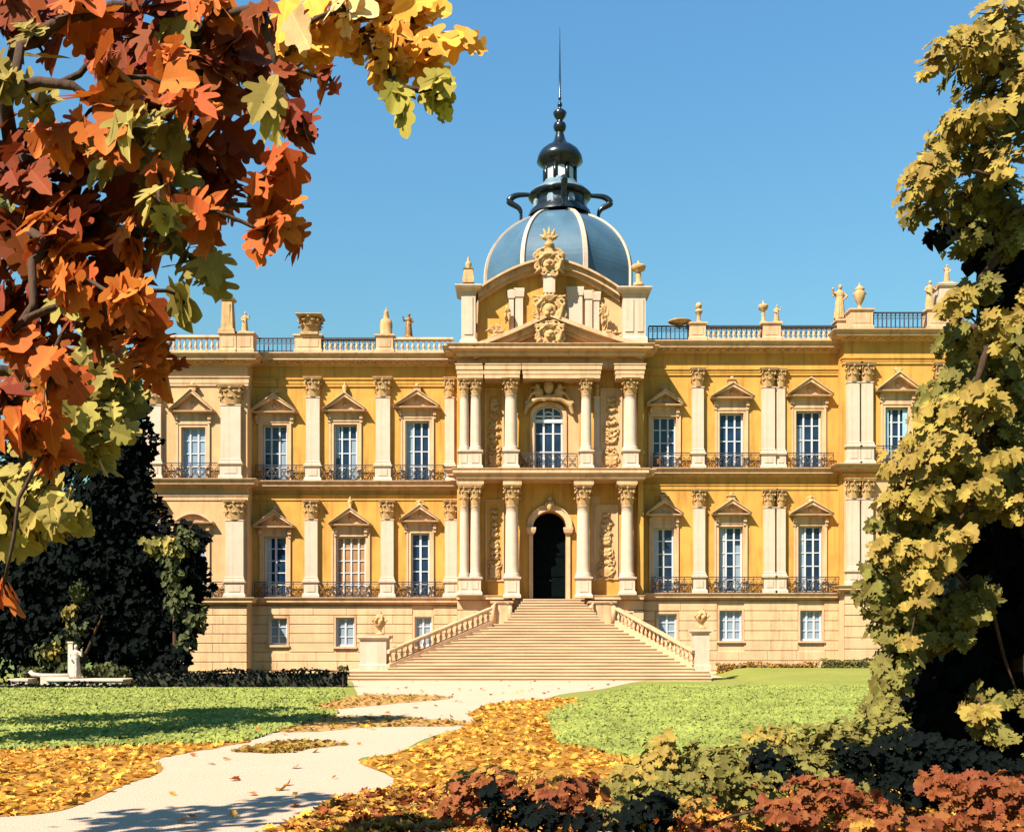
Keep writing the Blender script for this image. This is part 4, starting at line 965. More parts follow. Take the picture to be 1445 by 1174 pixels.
def tree(name, base, label, cat, patches, leaf=.2, kinds=('lobe',), dens=1.3, trunk_r=.3, trunk_top=None, face=(-.35, -.8, .35), spread=.6, hang=.6, group=None, seed=1, limbs=True, lk=.5, split=None, droop=(0, 0, -1)):
    """patches: (px, py, rx, ry, Y, thickness, material[, leafscale]) - real leaf masses at real distances"""
    rng = np.random.default_rng(seed); r = random.Random(seed)
    root = empty(name, base, label, cat, group)
    bw = Vector(base)
    if trunk_top is None: trunk_top = Vector(base)+Vector((0, 0, 4))
    tt = Vector(trunk_top); t = MB(); pts = []
    for i in range(9):
        q = i/8; p = bw.lerp(tt, q); pts.append(p+Vector((r.uniform(-.4, .4), r.uniform(-.4, .4), 0))*trunk_r*(1 if 0 < i < 8 else 0))
    t.tube(pts, [trunk_r*(1.5 if i == 0 else 1.12 if i == 1 else 1-.6*i/8) for i in range(9)], 12)
    part('trunk', t, 'bark', root)
    mats = sorted({p[6] for p in patches}); P = []; N = []; U = []; Z_ = []; MI = []
    lim = MB(); cen = []; face = np.array(face)
    for pt in patches:
        px, py, rx, ry, Y, th, m = pt[:7]; ls = pt[7] if len(pt) > 7 else 1.
        c = np.array(at(px, py, Y)); A = np.array([rx*Y/F, th, ry*Y/F]); sz = leaf*ls
        n = max(4, int(dens*(PI*A[0]*A[2]+.5*PI*th*A[2])/(sz*sz*.5)))
        d = rng.normal(size=(n, 3)); d /= np.linalg.norm(d, axis=1)[:, None]; rad = rng.random(n)**.42
        # wavy uneven outline
        ph = np.arctan2(d[:, 2], d[:, 0]); w = 1+.16*np.sin(3*ph+rng.random()*6)+.1*np.sin(7*ph+rng.random()*6)
        pos = c+d*A*(rad*w)[:, None]; P.append(pos)
        nn = face+rng.normal(size=3)*.28+d*.55+rng.normal(size=(n, 3))*spread*.6; N.append(nn)
        U.append(np.array(droop)*hang+d*.8+rng.normal(size=(n, 3))*.45); Z_.append(sz*(.65+.6*rng.random(n))); MI += [mats.index(m)]*n
        cen.append((Vector(c), [Vector(pos[r.randrange(n)]) for _ in range(4)]))
    if limbs:
        nodes = [(p, -1) for p in pts[3:]]; n0 = len(nodes); ext = tt
        for cc, tips in sorted(cen, key=lambda e: (e[0]-ext).length):
            j = min(range(len(nodes)), key=lambda i: (nodes[i][0]-cc).length+(.35*(nodes[i][0]-ext).length)); nodes.append((cc, j))
        cnt = [1]*len(nodes)
        for i in range(len(nodes)-1, n0-1, -1): cnt[nodes[i][1]] += cnt[i]
        rr = lambda i: max(trunk_r*.035, trunk_r*lk*math.sqrt(min(cnt[i], len(cen))/max(8, len(cen))))
        rk = {tuple(c_): t_ for c_, t_ in cen}
        for i in range(n0, len(nodes)):
            p, j = nodes[i]; q = nodes[j][0]; L_ = (p-q).length; m1 = q.lerp(p, .35)+Vector((r.uniform(-.1, .1), r.uniform(-.1, .1), r.uniform(.0, .16)))*L_; m2 = q.lerp(p, .7)+Vector((r.uniform(-.08, .08), r.uniform(-.08, .08), r.uniform(.0, .12)))*L_
            r1 = rr(i); r0 = r1*1.25
            lim.tube([q, m1, m2, p], [r0, r1*1.1, r1, r1*.85], 6)
            for e in rk[tuple(p)]:
                mm = p.lerp(e, .5)+Vector((0, 0, .1))*(e-p).length; lim.tube([p, mm, e], [trunk_r*.05, trunk_r*.035, trunk_r*.012], 5)
    if limbs: part('branches', lim, 'bark', root)
    data = leaves(np.concatenate(P), np.concatenate(N), np.concatenate(U), np.concatenate(Z_), kinds, MI, rng)
    leafobj('crown', root, base, data, mats)
    return root
# ---- rust and orange tree at the left edge, near the camera
R, O, K, PK = 'rust', 'orange', 'khaki', 'palekhaki'
near = []
def pz(lst, m, Y0, Y1, th=.22, ls=1.):
    r = random.Random(len(lst)*7+len(m)); return [(x, y, rx, ry, r.uniform(Y0, Y1), th, m, ls) for x, y, rx, ry in lst]
near += pz([(40, 30, 75, 40), (150, 60, 50, 50), (200, 110, 50, 50), (235, 25, 55, 28), (55, 260, 70, 70), (30, 340, 50, 60), (45, 430, 60, 60), (140, 380, 45, 70), (150, 450, 45, 55), (285, 205, 55, 45), (305, 265, 28, 45), (115, 320, 45, 45), (200, 160, 45, 40), (230, 90, 30, 25), (340, 95, 38, 30), (365, 130, 30, 30), (70, 500, 60, 40), (15, 570, 30, 50), (110, 300, 40, 40), (180, 250, 40, 35), (335, 75, 28, 25), (300, 120, 28, 40), (20, 230, 45, 50)], R, 4.9, 5.6, .2, 1.1)
near += pz([(115, 22, 45, 22), (300, 18, 32, 22), (140, 150, 45, 30), (100, 200, 60, 30), (165, 110, 25, 25), (250, 100, 25, 40), (270, 145, 26, 30), (75, 345, 40, 50), (100, 400, 28, 30), (190, 330, 35, 35), (180, 420, 30, 45), (205, 480, 30, 50), (225, 520, 22, 30), (20, 470, 28, 38), (75, 530, 40, 30), (45, 600, 35, 35), (60, 640, 28, 30), (165, 205, 35, 26), (275, 300, 18, 28), (360, 255, 26, 26), (378, 290, 32, 32), (405, 240, 18, 14), (375, 330, 14, 24), (408, 330, 14, 28), (4, 830, 12, 18), (230, 260, 20, 20)], O, 4.3, 4.9, .18, 1.)
near += pz([(20, 125, 34, 40), (215, 195, 38, 35), (175, 225, 35, 28), (235, 270, 36, 34), (245, 330, 34, 30), (275, 375, 34, 22), (300, 400, 18, 14), (262, 420, 12, 18), (255, 70, 30, 25), (90, 430, 20, 14), (50, 60, 20, 20)], K, 4.4, 5.0, .18, 1.)
near += pz([(190, 185, 24, 26), (230, 300, 28, 24), (385, 165, 14, 18)], PK, 4.2, 4.5, .12, .9)
near += pz([(410, 165, 16, 24), (395, 110, 14, 18), (425, 185, 12, 10), (375, 25, 16, 14), (463, 108, 12, 10)], R, 4.4, 4.7, .08, .8)
tree('maple_tree', (-6.2, 5.6, 0), 'rust and orange autumn maple tree hanging over the top left corner', 'tree', near, leaf=.18, kinds=('maple', 'oak', 'lobe'), dens=3.2, trunk_r=.24, lk=.22, trunk_top=(-5.0, 5.4, 6.2), face=(-.6, -.8, .45), spread=.4, seed=3)
gold = [(420, 45, 34, 34, 5.6, .2, 'gold'), (465, 25, 45, 25, 5.6, .2, 'gold'), (520, 45, 34, 28, 5.6, .2, 'gold'), (470, 55, 30, 22, 5.7, .2, 'gold'), (560, 70, 40, 34, 5.5, .2, 'gold'), (585, 30, 28, 24, 5.6, .2, 'gold'), (615, 70, 32, 18, 5.5, .15, 'gold'), (650, 62, 14, 10, 5.5, .1, 'gold', .8), (540, 95, 22, 20, 5.5, .15, 'gold'), (425, 38, 20, 16, 5.3, .1, 'lemon'), (490, 15, 20, 14, 5.3, .1, 'lemon'), (558, 130, 16, 18, 5.4, .1, 'lime', .9), (572, 160, 9, 20, 5.4, .06, 'lime', .8), (615, 130, 18, 16, 5.4, .1, 'lime', .9), (626, 152, 8, 16, 5.4, .05, 'lime', .7), (400, 80, 18, 20, 5.6, .15, 'gold'), (520, 5, 60, 20, 5.6, .2, 'gold')]
gold += [(455, 70, 34, 20, 5.7, .15, 'gold'), (500, 65, 26, 18, 5.7, .15, 'gold'), (545, 50, 30, 24, 5.7, .15, 'gold'), (590, 90, 24, 16, 5.6, .12, 'gold'), (600, 20, 20, 18, 5.6, .1, 'gold')]
tree('oak_tree', (-6.8, 8.2, 0), 'golden autumn oak tree reaching over the sky from the top left', 'tree', gold, leaf=.19, kinds=('oak', 'lobe'), dens=3.6, trunk_r=.22, lk=.22, trunk_top=(-4.2, 6.6, 7.0), face=(-.6, -.8, .45), spread=.35, seed=5)
# ---- yellow green tree lower left
pale = [(95, 560, 50, 40, 9, .4, 'palekhaki'), (130, 600, 45, 36, 9, .4, 'palekhaki'), (145, 640, 16, 24, 9, .3, 'palekhaki'), (160, 545, 30, 30, 9.2, .3, 'khaki'), (60, 600, 35, 40, 9.3, .4, 'khaki'), (45, 700, 45, 30, 8.8, .4, 'palekhaki'), (85, 730, 32, 24, 8.8, .4, 'palekhaki'), (20, 745, 30, 30, 8.8, .4, 'palekhaki'), (10, 690, 24, 24, 9, .4, 'khaki'), (125, 500, 40, 28, 9.3, .4, 'khaki'), (180, 560, 16, 20, 9.3, .3, 'midolive'), (100, 640, 30, 18, 9.5, .3, 'midolive'), (60, 530, 30, 30, 9.4, .3, 'khaki')]
pale = [(x, y, rx*1.22, ry*1.22, Y, th, m) for x, y, rx, ry, Y, th, m in pale]
tree('linden_tree', (-8.8, 9.6, 0), 'pale yellow green linden tree at the left edge below the orange leaves', 'tree', pale, leaf=.24, kinds=('lobe', 'oak'), dens=3.0, trunk_r=.2, lk=.3, trunk_top=(-6.2, 9.2, 4.4), seed=8)
# ---- dark yew at the left in front of the palace
def sky_crown(name, base, label, cat, blobs, leaf, dens, seed, kinds=('need', 'small'), trunk_r=.4, group=None):
    return tree(name, base, label, cat, blobs, leaf=leaf, kinds=kinds, dens=dens, trunk_r=trunk_r, trunk_top=Vector(base)+Vector((0, 0, 9)), spread=1., hang=.3, seed=seed, group=group)
Yy = 46.
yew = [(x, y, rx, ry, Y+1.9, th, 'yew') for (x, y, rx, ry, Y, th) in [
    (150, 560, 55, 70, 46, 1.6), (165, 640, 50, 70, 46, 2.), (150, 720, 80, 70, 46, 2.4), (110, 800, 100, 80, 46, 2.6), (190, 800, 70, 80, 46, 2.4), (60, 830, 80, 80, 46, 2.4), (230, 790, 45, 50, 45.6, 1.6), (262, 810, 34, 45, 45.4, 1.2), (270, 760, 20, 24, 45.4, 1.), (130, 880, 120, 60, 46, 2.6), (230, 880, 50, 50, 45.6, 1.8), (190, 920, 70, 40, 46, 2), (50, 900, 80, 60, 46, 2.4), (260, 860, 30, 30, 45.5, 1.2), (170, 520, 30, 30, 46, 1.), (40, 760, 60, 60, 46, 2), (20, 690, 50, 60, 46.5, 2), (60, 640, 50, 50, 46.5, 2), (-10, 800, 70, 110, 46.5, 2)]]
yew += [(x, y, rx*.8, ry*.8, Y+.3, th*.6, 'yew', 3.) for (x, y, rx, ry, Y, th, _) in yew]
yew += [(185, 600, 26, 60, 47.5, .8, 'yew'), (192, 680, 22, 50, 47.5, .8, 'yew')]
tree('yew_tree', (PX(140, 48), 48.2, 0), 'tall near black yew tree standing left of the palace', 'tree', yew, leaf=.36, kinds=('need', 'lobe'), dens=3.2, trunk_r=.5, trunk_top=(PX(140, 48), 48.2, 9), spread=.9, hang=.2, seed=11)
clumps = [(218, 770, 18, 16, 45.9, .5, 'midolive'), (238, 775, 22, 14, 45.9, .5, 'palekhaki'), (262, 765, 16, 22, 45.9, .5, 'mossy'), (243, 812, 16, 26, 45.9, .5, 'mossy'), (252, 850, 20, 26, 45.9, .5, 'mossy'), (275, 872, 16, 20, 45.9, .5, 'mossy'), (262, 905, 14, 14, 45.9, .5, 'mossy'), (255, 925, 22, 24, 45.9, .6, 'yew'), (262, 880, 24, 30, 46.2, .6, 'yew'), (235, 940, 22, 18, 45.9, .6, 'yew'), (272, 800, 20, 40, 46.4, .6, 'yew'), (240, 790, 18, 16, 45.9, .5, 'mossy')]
tree('yew_lit_clumps', (PX(250, 45.9), 46.0, 0), 'olive green clumps standing in for sunlit foliage on the right side of the yew', 'tree', clumps, leaf=.3, kinds=('lobe', 'small'), dens=2.2, trunk_r=.12, trunk_top=(PX(240, 45.9), 46.0, 6.5), seed=12)  # lighter leaf colours put the yew's sunlit highlights on separate clumps
c2 = [(112, 840, 18, 24, 46.0, .5, 'mossy'), (100, 868, 16, 14, 45.9, .4, 'khaki'), (112, 885, 16, 10, 46.0, .4, 'mossy'), (92, 905, 24, 18, 46.0, .5, 'mossy'), (65, 922, 18, 18, 46.0, .5, 'mossy'), (74, 920, 13, 12, 45.7, .3, 'khaki'), (98, 935, 26, 22, 46.1, .5, 'mossy')]
tree('holly_tree', (PX(100, 46.1), 46.3, 0), 'small mottled holly tree standing behind the white garden statue', 'tree', c2, leaf=.26, kinds=('lobe', 'small'), dens=2.2, trunk_r=.1, trunk_top=(PX(105, 42.8), 45.9, 3.2), seed=13)
# ---- right side: autumn tree in front, dark foliage behind as its shaded interior
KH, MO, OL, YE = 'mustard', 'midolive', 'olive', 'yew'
rt = []
rt += [(x, y, rx, ry, 12.4, .45, KH) for x, y, rx, ry in [(1412, 30, 36, 26), (1365, 65, 32, 16), (1328, 72, 18, 18), (1400, 75, 30, 20), (1378, 168, 46, 20), (1345, 178, 30, 22), (1306, 240, 20, 24), (1292, 268, 20, 22), (1318, 252, 16, 18), (1415, 222, 32, 16), (1430, 110, 20, 26), (1398, 250, 18, 10), (1340, 585, 45, 24), (1378, 575, 34, 20), (1310, 625, 40, 30), (1285, 665, 34, 34), (1335, 645, 40, 22), (1400, 650, 34, 12), (1380, 695, 32, 20), (1425, 720, 24, 18), (1265, 710, 30, 18), (1300, 700, 36, 26), (1262, 775, 34, 16), (1320, 790, 30, 24), (1296, 820, 24, 16), (1340, 760, 30, 18), (1400, 470, 20, 30), (1345, 430, 14, 20), (1372, 560, 26, 12)]]
rt += [(x, y, rx, ry, 13.1, .5, MO) for x, y, rx, ry in [(1400, 110, 44, 34), (1365, 92, 40, 18), (1410, 180, 40, 34), (1370, 215, 46, 24), (1335, 200, 20, 16), (1345, 285, 40, 20), (1400, 275, 44, 28), (1430, 320, 20, 40), (1300, 300, 24, 12), (1365, 340, 18, 14), (1420, 350, 16, 10), (1375, 415, 30, 16), (1345, 480, 24, 22), (1400, 510, 50, 40), (1340, 545, 34, 24), (1430, 560, 26, 50), (1315, 575, 20, 14), (1400, 610, 50, 26), (1360, 670, 60, 40), (1420, 680, 30, 40), (1270, 735, 40, 20), (1330, 720, 50, 30), (1250, 800, 30, 26), (1240, 840, 24, 34), (1275, 850, 34, 34), (1260, 890, 26, 24), (1380, 840, 18, 24), (1350, 860, 34, 26), (1335, 900, 24, 24), (1300, 900, 24, 16), (1255, 960, 18, 34), (1270, 930, 20, 18), (1240, 1000, 24, 20), (1385, 990, 16, 24), (1402, 1030, 14, 20), (1345, 870, 30, 20), (1440, 990, 10, 14)]]
rt += [(x, y, rx, ry, 12.2, .3, KH) for x, y, rx, ry in [(1383, 1008, 24, 14), (1300, 853, 14, 9), (1282, 905, 8, 8)]]
rt = [(x, y, rx*1.14, ry*1.12, Y, th, m) for x, y, rx, ry, Y, th, m in rt]+[(x, y, rx, ry, 13.3, .4, MO) for x, y, rx, ry in [(1425, 590, 30, 60), (1405, 690, 40, 36), (1300, 770, 50, 50), (1270, 830, 40, 50), (1420, 160, 30, 40), (1405, 60, 34, 30), (1430, 480, 20, 40)]]
rr_ = random.Random(5)
rt += [(rr_.uniform(1500, 1680), 30+k*34, rr_.uniform(50, 80), rr_.uniform(40, 60), rr_.uniform(12.4, 14.2), .6, KH if k % 3 == 0 else MO) for k in range(26)]
tree('plane_tree', (PX(1500, 13), 13.2, 0), 'tall mustard and olive plane tree filling the right edge', 'tree', rt, leaf=.165, kinds=('lobe1', 'oak1', 'maple1'), dens=2.6, trunk_r=.3, lk=.32, trunk_top=(PX(1500, 13), 13.3, 7.5), face=(-.6, -.7, .5), spread=.4, seed=21)
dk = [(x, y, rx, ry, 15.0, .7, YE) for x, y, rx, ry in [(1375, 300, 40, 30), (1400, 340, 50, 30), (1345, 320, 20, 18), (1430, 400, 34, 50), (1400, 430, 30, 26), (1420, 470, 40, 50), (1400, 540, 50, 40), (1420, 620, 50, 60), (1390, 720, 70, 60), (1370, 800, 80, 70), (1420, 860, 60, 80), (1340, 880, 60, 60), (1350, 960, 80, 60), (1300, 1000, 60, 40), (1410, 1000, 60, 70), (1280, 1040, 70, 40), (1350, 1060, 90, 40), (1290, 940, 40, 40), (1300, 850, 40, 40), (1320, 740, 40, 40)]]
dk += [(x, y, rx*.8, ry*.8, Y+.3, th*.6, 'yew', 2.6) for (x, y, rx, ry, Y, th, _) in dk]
tree('crown_shade', (PX(1430, 15.5), 15.6, 0), 'near black foliage standing in for the shaded interior of the plane tree', 'tree', dk, leaf=.26, kinds=('need', 'lobe'), dens=3.0, trunk_r=.25, trunk_top=(PX(1440, 15.5), 15.6, 6), seed=22, spread=.9)  # leaf colour carries the darkness inside the plane tree's crown
# ---- shrubs at the bottom right
def shrub(name, label, patches, leaf=.115, seed=1, kinds=('lobe1', 'oak1'), group='shrubs along the bottom of the view', dens=2.1):
    xs = sum(p[0] for p in patches)/len(patches); Y = sum(p[4] for p in patches)/len(patches); base = (PX(xs, Y), Y+.1, -.02)
    return tree(name, base, label, 'shrub', patches, leaf=leaf, kinds=kinds, dens=dens, trunk_r=.05, trunk_top=Vector(base)+Vector((0, 0, .5)), group=group, seed=seed, face=(-.3, -.55, .7), spread=.7, hang=-.2, limbs=True)
shrub('shrub', 'olive green shrub with mustard tips in the middle of the bottom shrubs', [(930, 1075, 34, 26, 11.0, .5, KH), (1000, 1075, 50, 26, 11., .5, MO), (930, 1120, 60, 30, 10.5, .4, MO), (938, 1052, 14, 20, 11, .3, KH), (905, 1100, 40, 24, 10.8, .5, KH), (880, 1105, 30, 18, 10.9, .5, MO), (960, 1110, 60, 26, 10.6, .5, MO), (1010, 1095, 50, 26, 10.8, .5, MO), (880, 1150, 40, 26, 10.2, .4, MO)], seed=31)
shrub('shrub', 'olive shrub with a mustard crown in front of the lawn', [(1040, 1070, 40, 24, 11.6, .5, MO), (1085, 1040, 36, 14, 11.8, .4, KH), (1100, 1062, 60, 22, 11.6, .5, MO), (1160, 1055, 60, 26, 11.6, .5, MO), (1060, 1120, 70, 34, 10.8, .5, MO)], seed=32)
shrub('shrub', 'olive shrub spreading left from the foot of the plane tree', [(1215, 1045, 56, 36, 12., .5, MO), (1140, 1048, 50, 26, 12., .5, MO), (1165, 1090, 60, 26, 11.2, .4, MO), (1250, 1030, 40, 30, 12., .4, MO), (1180, 1035, 30, 12, 12., .4, MO), (1240, 1080, 40, 22, 11.4, .4, MO), (1205, 1110, 70, 20, 11, .4, MO)], seed=33)
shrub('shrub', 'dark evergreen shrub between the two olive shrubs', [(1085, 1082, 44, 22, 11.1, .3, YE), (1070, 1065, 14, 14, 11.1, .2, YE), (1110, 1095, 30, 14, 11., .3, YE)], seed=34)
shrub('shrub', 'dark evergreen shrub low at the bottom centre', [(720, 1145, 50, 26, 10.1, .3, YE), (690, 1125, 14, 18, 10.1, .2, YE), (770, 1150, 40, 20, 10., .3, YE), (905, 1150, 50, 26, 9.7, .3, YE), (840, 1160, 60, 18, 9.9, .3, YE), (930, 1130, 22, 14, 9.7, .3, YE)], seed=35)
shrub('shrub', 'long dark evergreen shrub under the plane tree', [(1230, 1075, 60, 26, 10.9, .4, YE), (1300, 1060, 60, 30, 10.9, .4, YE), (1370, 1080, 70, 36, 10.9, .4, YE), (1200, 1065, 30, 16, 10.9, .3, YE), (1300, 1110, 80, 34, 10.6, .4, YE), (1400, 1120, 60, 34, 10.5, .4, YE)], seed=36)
shrub('shrub', 'brick red autumn shrub left of the bottom centre', [(670, 1110, 34, 24, 10.6, .4, 'brick'), (705, 1110, 34, 22, 10.5, .4, 'brick'), (645, 1140, 30, 20, 10.5, .4, 'brick'), (700, 1095, 50, 14, 10.8, .4, 'ochre'), (770, 1105, 40, 16, 10.8, .4, 'ochre'), (735, 1122, 26, 12, 10.4, .3, 'brick'), (655, 1100, 20, 12, 10.8, .3, 'ochre')], seed=37)
shrub('shrub', 'brick red shrub beside the dark one at bottom centre', [(790, 1120, 40, 20, 10.4, .4, 'brick'), (820, 1110, 34, 16, 10.5, .4, 'brick'), (770, 1140, 20, 14, 10.3, .3, 'brick'), (815, 1145, 22, 18, 10.2, .3, 'brick')], seed=38)
shrub('shrub', 'rounded brick red shrub with a few ochre leaves right of centre', [(1150, 1115, 50, 24, 10.1, .4, 'brick'), (1190, 1130, 60, 24, 10., .4, 'brick'), (1120, 1145, 50, 24, 9.9, .4, 'brick'), (1000, 1165, 60, 14, 9.7, .3, 'brick'), (980, 1135, 34, 12, 9.6, .2, 'ochre'), (1220, 1160, 60, 20, 9.7, .3, 'brick'), (1215, 1165, 24, 10, 9.5, .2, 'ochre')], seed=39)
shrub('shrub', 'brick red shrub in the bottom right corner', [(1330, 1110, 40, 22, 10, .4, 'brick'), (1380, 1110, 50, 24, 10, .4, 'brick'), (1430, 1120, 40, 30, 9.9, .4, 'brick'), (1400, 1150, 70, 24, 9.7, .4, 'brick'), (1320, 1165, 60, 14, 9.6, .3, 'brick')], seed=40)
# ---- off-frame tree on the left whose shade falls over the lawn
sh = [(x, y, rx, ry, Y, 1.6, 'midolive') for x, y, rx, ry, Y in [(-330, 420, 150, 110, 19), (-420, 500, 130, 120, 18), (-240, 400, 90, 90, 21), (-250, 330, 90, 90, 20), (-480, 400, 130, 120, 21), (-300, 300, 120, 90, 22), (-190, 450, 60, 70, 23), (-90, 330, 90, 60, 20.5), (-10, 300, 60, 50, 20.5), (-60, 400, 60, 50, 21)]]
tree('lime_tree', (PX(-380, 20), 20, 0), 'green lime tree just beyond the left edge shading the lawn', 'tree', sh, leaf=.3, kinds=('lobe',), dens=2., trunk_r=.35, trunk_top=(PX(-380, 20), 20, 7), seed=41)

shb = [(x, y, rx, ry, Y, .9, 'midolive') for x, y, rx, ry, Y in [(-760, 100, 160, 120, 8.2), (-900, 0, 160, 140, 8), (-640, -60, 130, 110, 8.6)]]
tree('beech_tree', (PX(-900, 7.8), 7.8, 0), 'green beech tree beyond the left edge shading the near path', 'tree', shb, leaf=.24, kinds=('lobe',), dens=1.0, trunk_r=.3, trunk_top=(PX(-900, 7.8), 7.8, 6), seed=42)

rg = np.random.default_rng(90); n = 9000; sd = rg.random(n) < .5
cx_ = np.where(sd, -60-rg.random(n)*190, 74+rg.random(n)*190); hh = 9+3.5*np.sin(cx_*.21)+2*np.sin(cx_*.57+1)
P_ = np.stack([cx_, 112+24*rg.random(n), hh*rg.random(n)**.8], 1); N_v = rg.normal(size=(n, 3))*.6+[-.4, -.8, .4]
tag(leafobj('distant_wood', None, (0, 0, 0), leaves(P_, N_v, rg.normal(size=(n, 3)), 1.2+1.2*rg.random(n), ('lobe1',), [int(v) for v in rg.integers(0, 3, n)], rg), ['midolive', 'mossy', 'mustard']), 'far wood beyond both ends of the palace', None, None, 'stuff')

# ---- hedges at the foot of the palace
def hedge(name, px0, px1, pT, Y, dy, label, m, seed, leaf=.16):
    rng = np.random.default_rng(seed); x0, x1 = PX(px0, Y), PX(px1, Y); zt = PZ(pT, Y); base = ((x0+x1)/2, Y, 0)
    core = MB(); n = 24; vs = []
    core.moul(x0+.1, x1-.1, Y+.08, Y+dy-.08, [(0, -.05), (.02, zt*.6), (-.06, zt-.06)], B=1)
    n = int((x1-x0)*(zt+dy)/(leaf*leaf*.35)); P = np.empty((n, 3)); N = np.empty((n, 3))
    P[:, 0] = x0+(x1-x0)*rng.random(n); top = rng.random(n) < dy/(dy+zt)
    P[:, 1] = np.where(top, Y+dy*rng.random(n), Y+.05*rng.random(n)); P[:, 2] = np.where(top, zt+.04*rng.normal(size=n)+.06*np.sin(P[:, 0]*2), zt*rng.random(n))
    N[:] = rng.normal(size=(n, 3))*.6; N[:, 2] += np.where(top, 1, 0); N[:, 1] -= np.where(top, 0, 1)
    h = empty(name, base, label, 'hedge'); part('woody_core', core, 'soil', h)
    leafobj('foliage', h, base, leaves(P, N, rng.normal(size=(n, 3)), leaf*(.6+.6*rng.random(n)), ('need', 'small'), [0]*n, rng), [m])
    return h
hedge('hedge', -60, 186, 965.5, 44., .5, 'very low edging hedge with shade put into its dark leaves along the lawn in front of the white statue', 'yew', 50)  # dark strip below the statue, its shade given as leaf colour
hedge('hedge', 188, 490, 948, 44.5, .7, 'long low clipped hedge with shade put into its near black leaves in front of the left wing', 'yew', 51)  # hedge lies in shadow, which is put into the leaf colour
hedge('hedge', 1160, 1330, 932, 57.2, .6, 'low green clipped hedge in front of the right wing', 'midolive', 52)
hedge('hedge', 1012, 1158, 937, 57.6, .5, 'low brown bare hedge at the foot of the right wing', 'ochre', 53)
bank = MB(); vs = []; fs = []; nx, ny = 30, 14
for j in range(ny+1):
    Yb = 40+18.5*j/ny
    for i in range(nx+1):
        x = PX(1004, 58)+(PX(1500, 58)-PX(1004, 58))*i/nx; e = min(1, i/2.5); e = e*e*(3-2*e); t = j/ny
        vs.append((x, Yb, -.004+.40*t*t*(3-2*t)*e))
for j in range(ny):
    for i in range(nx): a = j*(nx+1)+i; fs.append((a, a+1, a+nx+2, a+nx+1))
bank.add(vs, fs, 0, True); tag(part('lawn_bank', bank, 'grass'), None, None, None, 'structure')
# little plant by the end of the dark hedge
tree('plant', (PX(484, 44.3), 44.3, 0), 'little spiky green plant at the right end of the dark hedge', 'plant', [(484, 944, 10, 6, 44.3, .2, 'mossy')], leaf=.28, kinds=('small',), dens=1.5, trunk_r=.04, trunk_top=(PX(484, 44.3), 44.3, .6), seed=55)
for px, py, rx, ry, lab in [(152, 948, 32, 13, 'wide low olive bush right of the white garden statue'), (48, 950, 24, 12, 'low olive bush left of the white garden statue'), (128, 950, 14, 10, 'small round bush touching the right side of the white statue')]:
    tree('bush', (PX(px, 46), 46.1, 0), lab, 'bush', [(px, py, rx, ry, 46, .6, 'mossy')], leaf=.2, kinds=('lobe', 'small'), dens=2.4, trunk_r=.05, trunk_top=(PX(px, 46), 46.1, .5), seed=60+px, group='bushes round the garden statue')
# ---- white garden statue with basin
Yg = 45.2; GS = empty('garden_statue', (PX(100, Yg), Yg, 0), 'white marble statue leaning on a pillar beside a shallow white basin', 'statue')
mb = MB(); x = PX(107, Yg); k = Yg/F; z0 = PZ(956, Yg)
figure(mb, x, Yg, z0, 46*k, 1, 9); part('figure', mb, 'marble', GS, remesh=.03)
mb = MB(); xx = PX(99, Yg); mb.moul(xx-.1, xx+.1, Yg, Yg+.2, [(.03, z0), (.03, z0+.1), (0, z0+.14), (0, PZ(908, Yg)), (.03, PZ(907, Yg)), (.03, PZ(905, Yg))], B=1); part('pillar', mb, 'marble', GS)
mb = MB(); mb.moul(PX(74, Yg), PX(178, Yg), Yg-.5, Yg+.6, [(0, -.05), (0, PZ(961, Yg)), (.06, PZ(960, Yg)), (.06, PZ(958, Yg)), (0, PZ(957, Yg))], B=1); part('base_slab', mb, 'marble', GS)
mb = MB(); mb.moul(PX(20, Yg), PX(46, Yg), Yg-.5, Yg+.3, [(0, -.05), (0, PZ(961, Yg)), (.04, PZ(960, Yg)), (.04, PZ(957, Yg))], B=1); part('kerb_block', mb, 'marble', GS)
mb = MB(); zb = PZ(953, Yg); mb.tube([(PX(42, Yg), Yg, PZ(947, Yg)), (PX(46, Yg), Yg, PZ(951, Yg)), (PX(56, Yg), Yg, zb), (PX(100, Yg), Yg, zb)], [.08, .1, .09, .09], 8); mb.box(PX(58, Yg), PX(98, Yg), Yg-.08, Yg+.3, 0, zb-.04); part('basin_lip', mb, 'marble', GS)

# ---- fallen leaves scattered on ground (uncountable)
def scatter(name, regions, n, label, mats, size, seed, kinds=('oak', 'maple', 'lobe')):
    rng = np.random.default_rng(seed); P = []; 
    def inside(x, y, poly):
        c = False; j = len(poly)-1
        for i in range(len(poly)):
            if (poly[i][1] > y) != (poly[j][1] > y) and x < (poly[j][0]-poly[i][0])*(y-poly[i][1])/(poly[j][1]-poly[i][1])+poly[i][0]: c = not c
            j = i
        return c
    for poly, m in regions:
        gp = G(poly); xs = [p[0] for p in gp]; ys = [p[1] for p in gp]; k = 0; t = 0
        while k < m and t < m*30:
            t += 1; y = max(min(ys), 10.5)+(max(ys)-max(min(ys), 10.5))*rng.random()**1.6; x = min(xs)+(max(xs)-min(xs))*rng.random()
            if inside(x, y, gp): P.append((x, y, .02+.02*rng.random())); k += 1
    P = np.array(P); n = len(P); N = rng.normal(size=(n, 3))*.35; N[:, 2] += 1
    o = leafobj(name, None, (0, 0, 0), leaves(P, N, rng.normal(size=(n, 3)), size*(.6+.8*rng.random(n)), kinds, [int(v) for v in rng.integers(0, len(mats), n)], rng), mats)
    return tag(o, label, None, None, 'stuff')
M['shadeband'] = mat('tan path shade', lin(.36, .20, .07), .95, .2, 3, .5, 30, spec=.1)  # colour of the tree shade painted in bands over the path
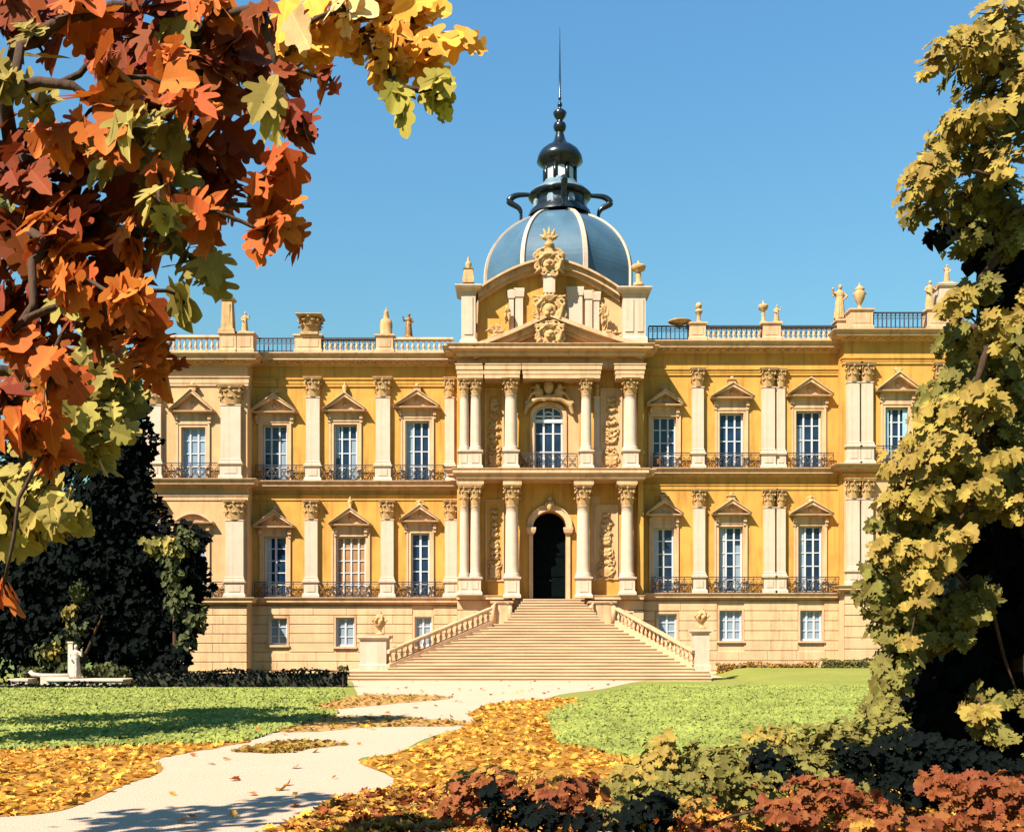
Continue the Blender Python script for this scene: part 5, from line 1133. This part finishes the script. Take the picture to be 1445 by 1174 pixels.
shade_polys = [smooth_poly(q, 4, 2, 3) for q in ([(395, 1032), (420, 1016), (470, 1010), (560, 1012), (640, 1016), (690, 1020), (640, 1024), (560, 1025), (500, 1027), (450, 1032)], [(430, 998), (470, 985), (540, 979), (640, 984), (560, 992), (480, 1000)], [(330, 1060), (400, 1046), (490, 1050), (440, 1056), (400, 1062)])]
for q in shade_polys:
    tag(part('shade_band', (lambda m: (m.add([(x, y, .004) for x, y in G(q)], [tuple(range(len(q)))]), m)[1])(MB()), 'shadeband'), 'tan drift standing in for tree shade across the path', None, None, 'structure')
scatter('shade_band_leaves', [(q, 330) for q in shade_polys], 0, 'tan leaves filling the painted shade across the path', ['ochre', 'mustard'], .12, 74)  # leaves laid to fill out the painted bands of shade
M['litgold'] = M['gold'].copy(); M['litgold'].name = 'fallen gold leaf'
scatter('fallen_leaves', [(lr, 5200), (ll, 2200)], 0, 'fallen golden leaves covering the ground', ['litgold', 'ochre', 'litgold', 'litgold'], .13, 71)
scatter('stray_leaves', [([(a, b) for a, b in pathp if b < 1199], 120), ([(800, 1000), (1230, 960), (1230, 1060), (850, 1060)], 60), ([(0, 985), (480, 985), (400, 1040), (0, 1050)], 90)], 0, 'stray fallen leaves on path and lawn', ['ochre', 'gold', 'orange'], .13, 72)
scatter('brown_leaves', [([(475, 1130), (500, 1119), (560, 1114), (650, 1112), (700, 1174), (400, 1174), (452, 1146)], 1000), ([(640, 1100), (1445, 1110), (1445, 1190), (560, 1190)], 1800)], 0, 'brown and rusty fallen leaves in the foreground', ['ochre', 'brick', 'ochre', 'rust'], .15, 73)

def grass(name, poly, n, seed, label):
    rng = np.random.default_rng(seed); gp = np.array(G(poly)); xs, ys = gp[:, 0], gp[:, 1]; P = []
    while len(P) < n:
        y = ys.min()+(ys.max()-ys.min())*rng.random(4000)**1.9; x = xs.min()+(xs.max()-xs.min())*rng.random(4000); c = np.zeros(4000, bool); j = len(gp)-1
        for i in range(len(gp)):
            cond = ((ys[i] > y) != (ys[j] > y)) & (x < (xs[j]-xs[i])*(y-ys[i])/(ys[j]-ys[i]+1e-12)+xs[i]); c ^= cond; j = i
        P += [(a, b, .03) for a, b in zip(x[c], y[c])]
    P = np.array(P[:n]); P[:, 2] = .035; N = rng.normal(size=(n, 3))*[.6, .6, .25]+[-.15, -.6, .7]; U = rng.normal(size=(n, 3))*.5; U[:, 2] += 1.
    return tag(leafobj(name, None, (0, 0, 0), leaves(P, N, U, .10+.08*rng.random(n), ('small',), [int(v) for v in rng.integers(0, 2, n)], rng), ['grassblade', 'grassblade2']), label, None, None, 'stuff')
for nm, c in (('grassblade', (.245, .27, .062)), ('grassblade2', (.20, .235, .055))): M[nm] = mat(nm, lin(*c), .8, .2, .6, 0, spec=.1, trans=.2)
grass('grass', [(786, 1000), (770, 1010), (788, 1050), (900, 1072), (1250, 1072), (1260, 968), (900, 968), (830, 985)], 30000, 81, 'short grass of the right lawn')
grass('grass', [(-20, 972), (485, 972), (490, 985), (440, 998), (478, 1006), (400, 1030), (340, 1048), (-20, 1060)], 20000, 82, 'short grass of the left lawn')

# ================================================================== LIGHT, SKY, CAMERA
AZ = math.radians(43); EL = math.radians(47)     # sun behind the camera, to the left
w = bpy.data.worlds.new('World'); S.world = w; w.use_nodes = True
nt = w.node_tree; bg = nt.nodes['Background']; sk = nt.nodes.new('ShaderNodeTexSky'); sk.sky_type = 'NISHITA'; sk.sun_disc = False
sk.sun_elevation = EL; sk.sun_rotation = math.radians(180)+AZ; sk.air_density = 3.0; sk.dust_density = 0; sk.ozone_density = 4.0; sk.altitude = 0
tn = nt.nodes.new('ShaderNodeMix'); tn.data_type = 'RGBA'; tn.blend_type = 'MULTIPLY'; tn.inputs['Factor'].default_value = 1; tn.inputs['B'].default_value = (.38, .705, 1.10, 1)
nt.links.new(sk.outputs[0], tn.inputs['A']); nt.links.new(tn.outputs['Result'], bg.inputs['Color']); bg.inputs['Strength'].default_value = .052
sun = bpy.data.lights.new('sun', 'SUN'); sun.energy = 5; sun.angle = math.radians(.5); sun.color = (1, .90, .76)
so = bpy.data.objects.new('sun', sun); C.objects.link(so)
d = Vector((-math.sin(AZ)*math.cos(EL), -math.cos(AZ)*math.cos(EL), math.sin(EL)))
so.rotation_euler = d.to_track_quat('Z', 'Y').to_euler(); so.location = (-20, -20, 40)
cam = bpy.data.cameras.new('camera'); co = bpy.data.objects.new('camera', cam); C.objects.link(co)
co.location = (0, 0, EYE); co.rotation_euler = (PI/2, 0, 0); cam.sensor_width = 36; cam.lens = 36*F/1445; cam.shift_y = (HY-587)/1445; cam.clip_end = 5000; cam.clip_start = .05
S.camera = co
S.view_settings.view_transform = 'Standard'; S.view_settings.look = 'None'; S.view_settings.exposure = 1.6; S.view_settings.gamma = 1
S.cycles.max_bounces = 6; S.cycles.use_denoising = True
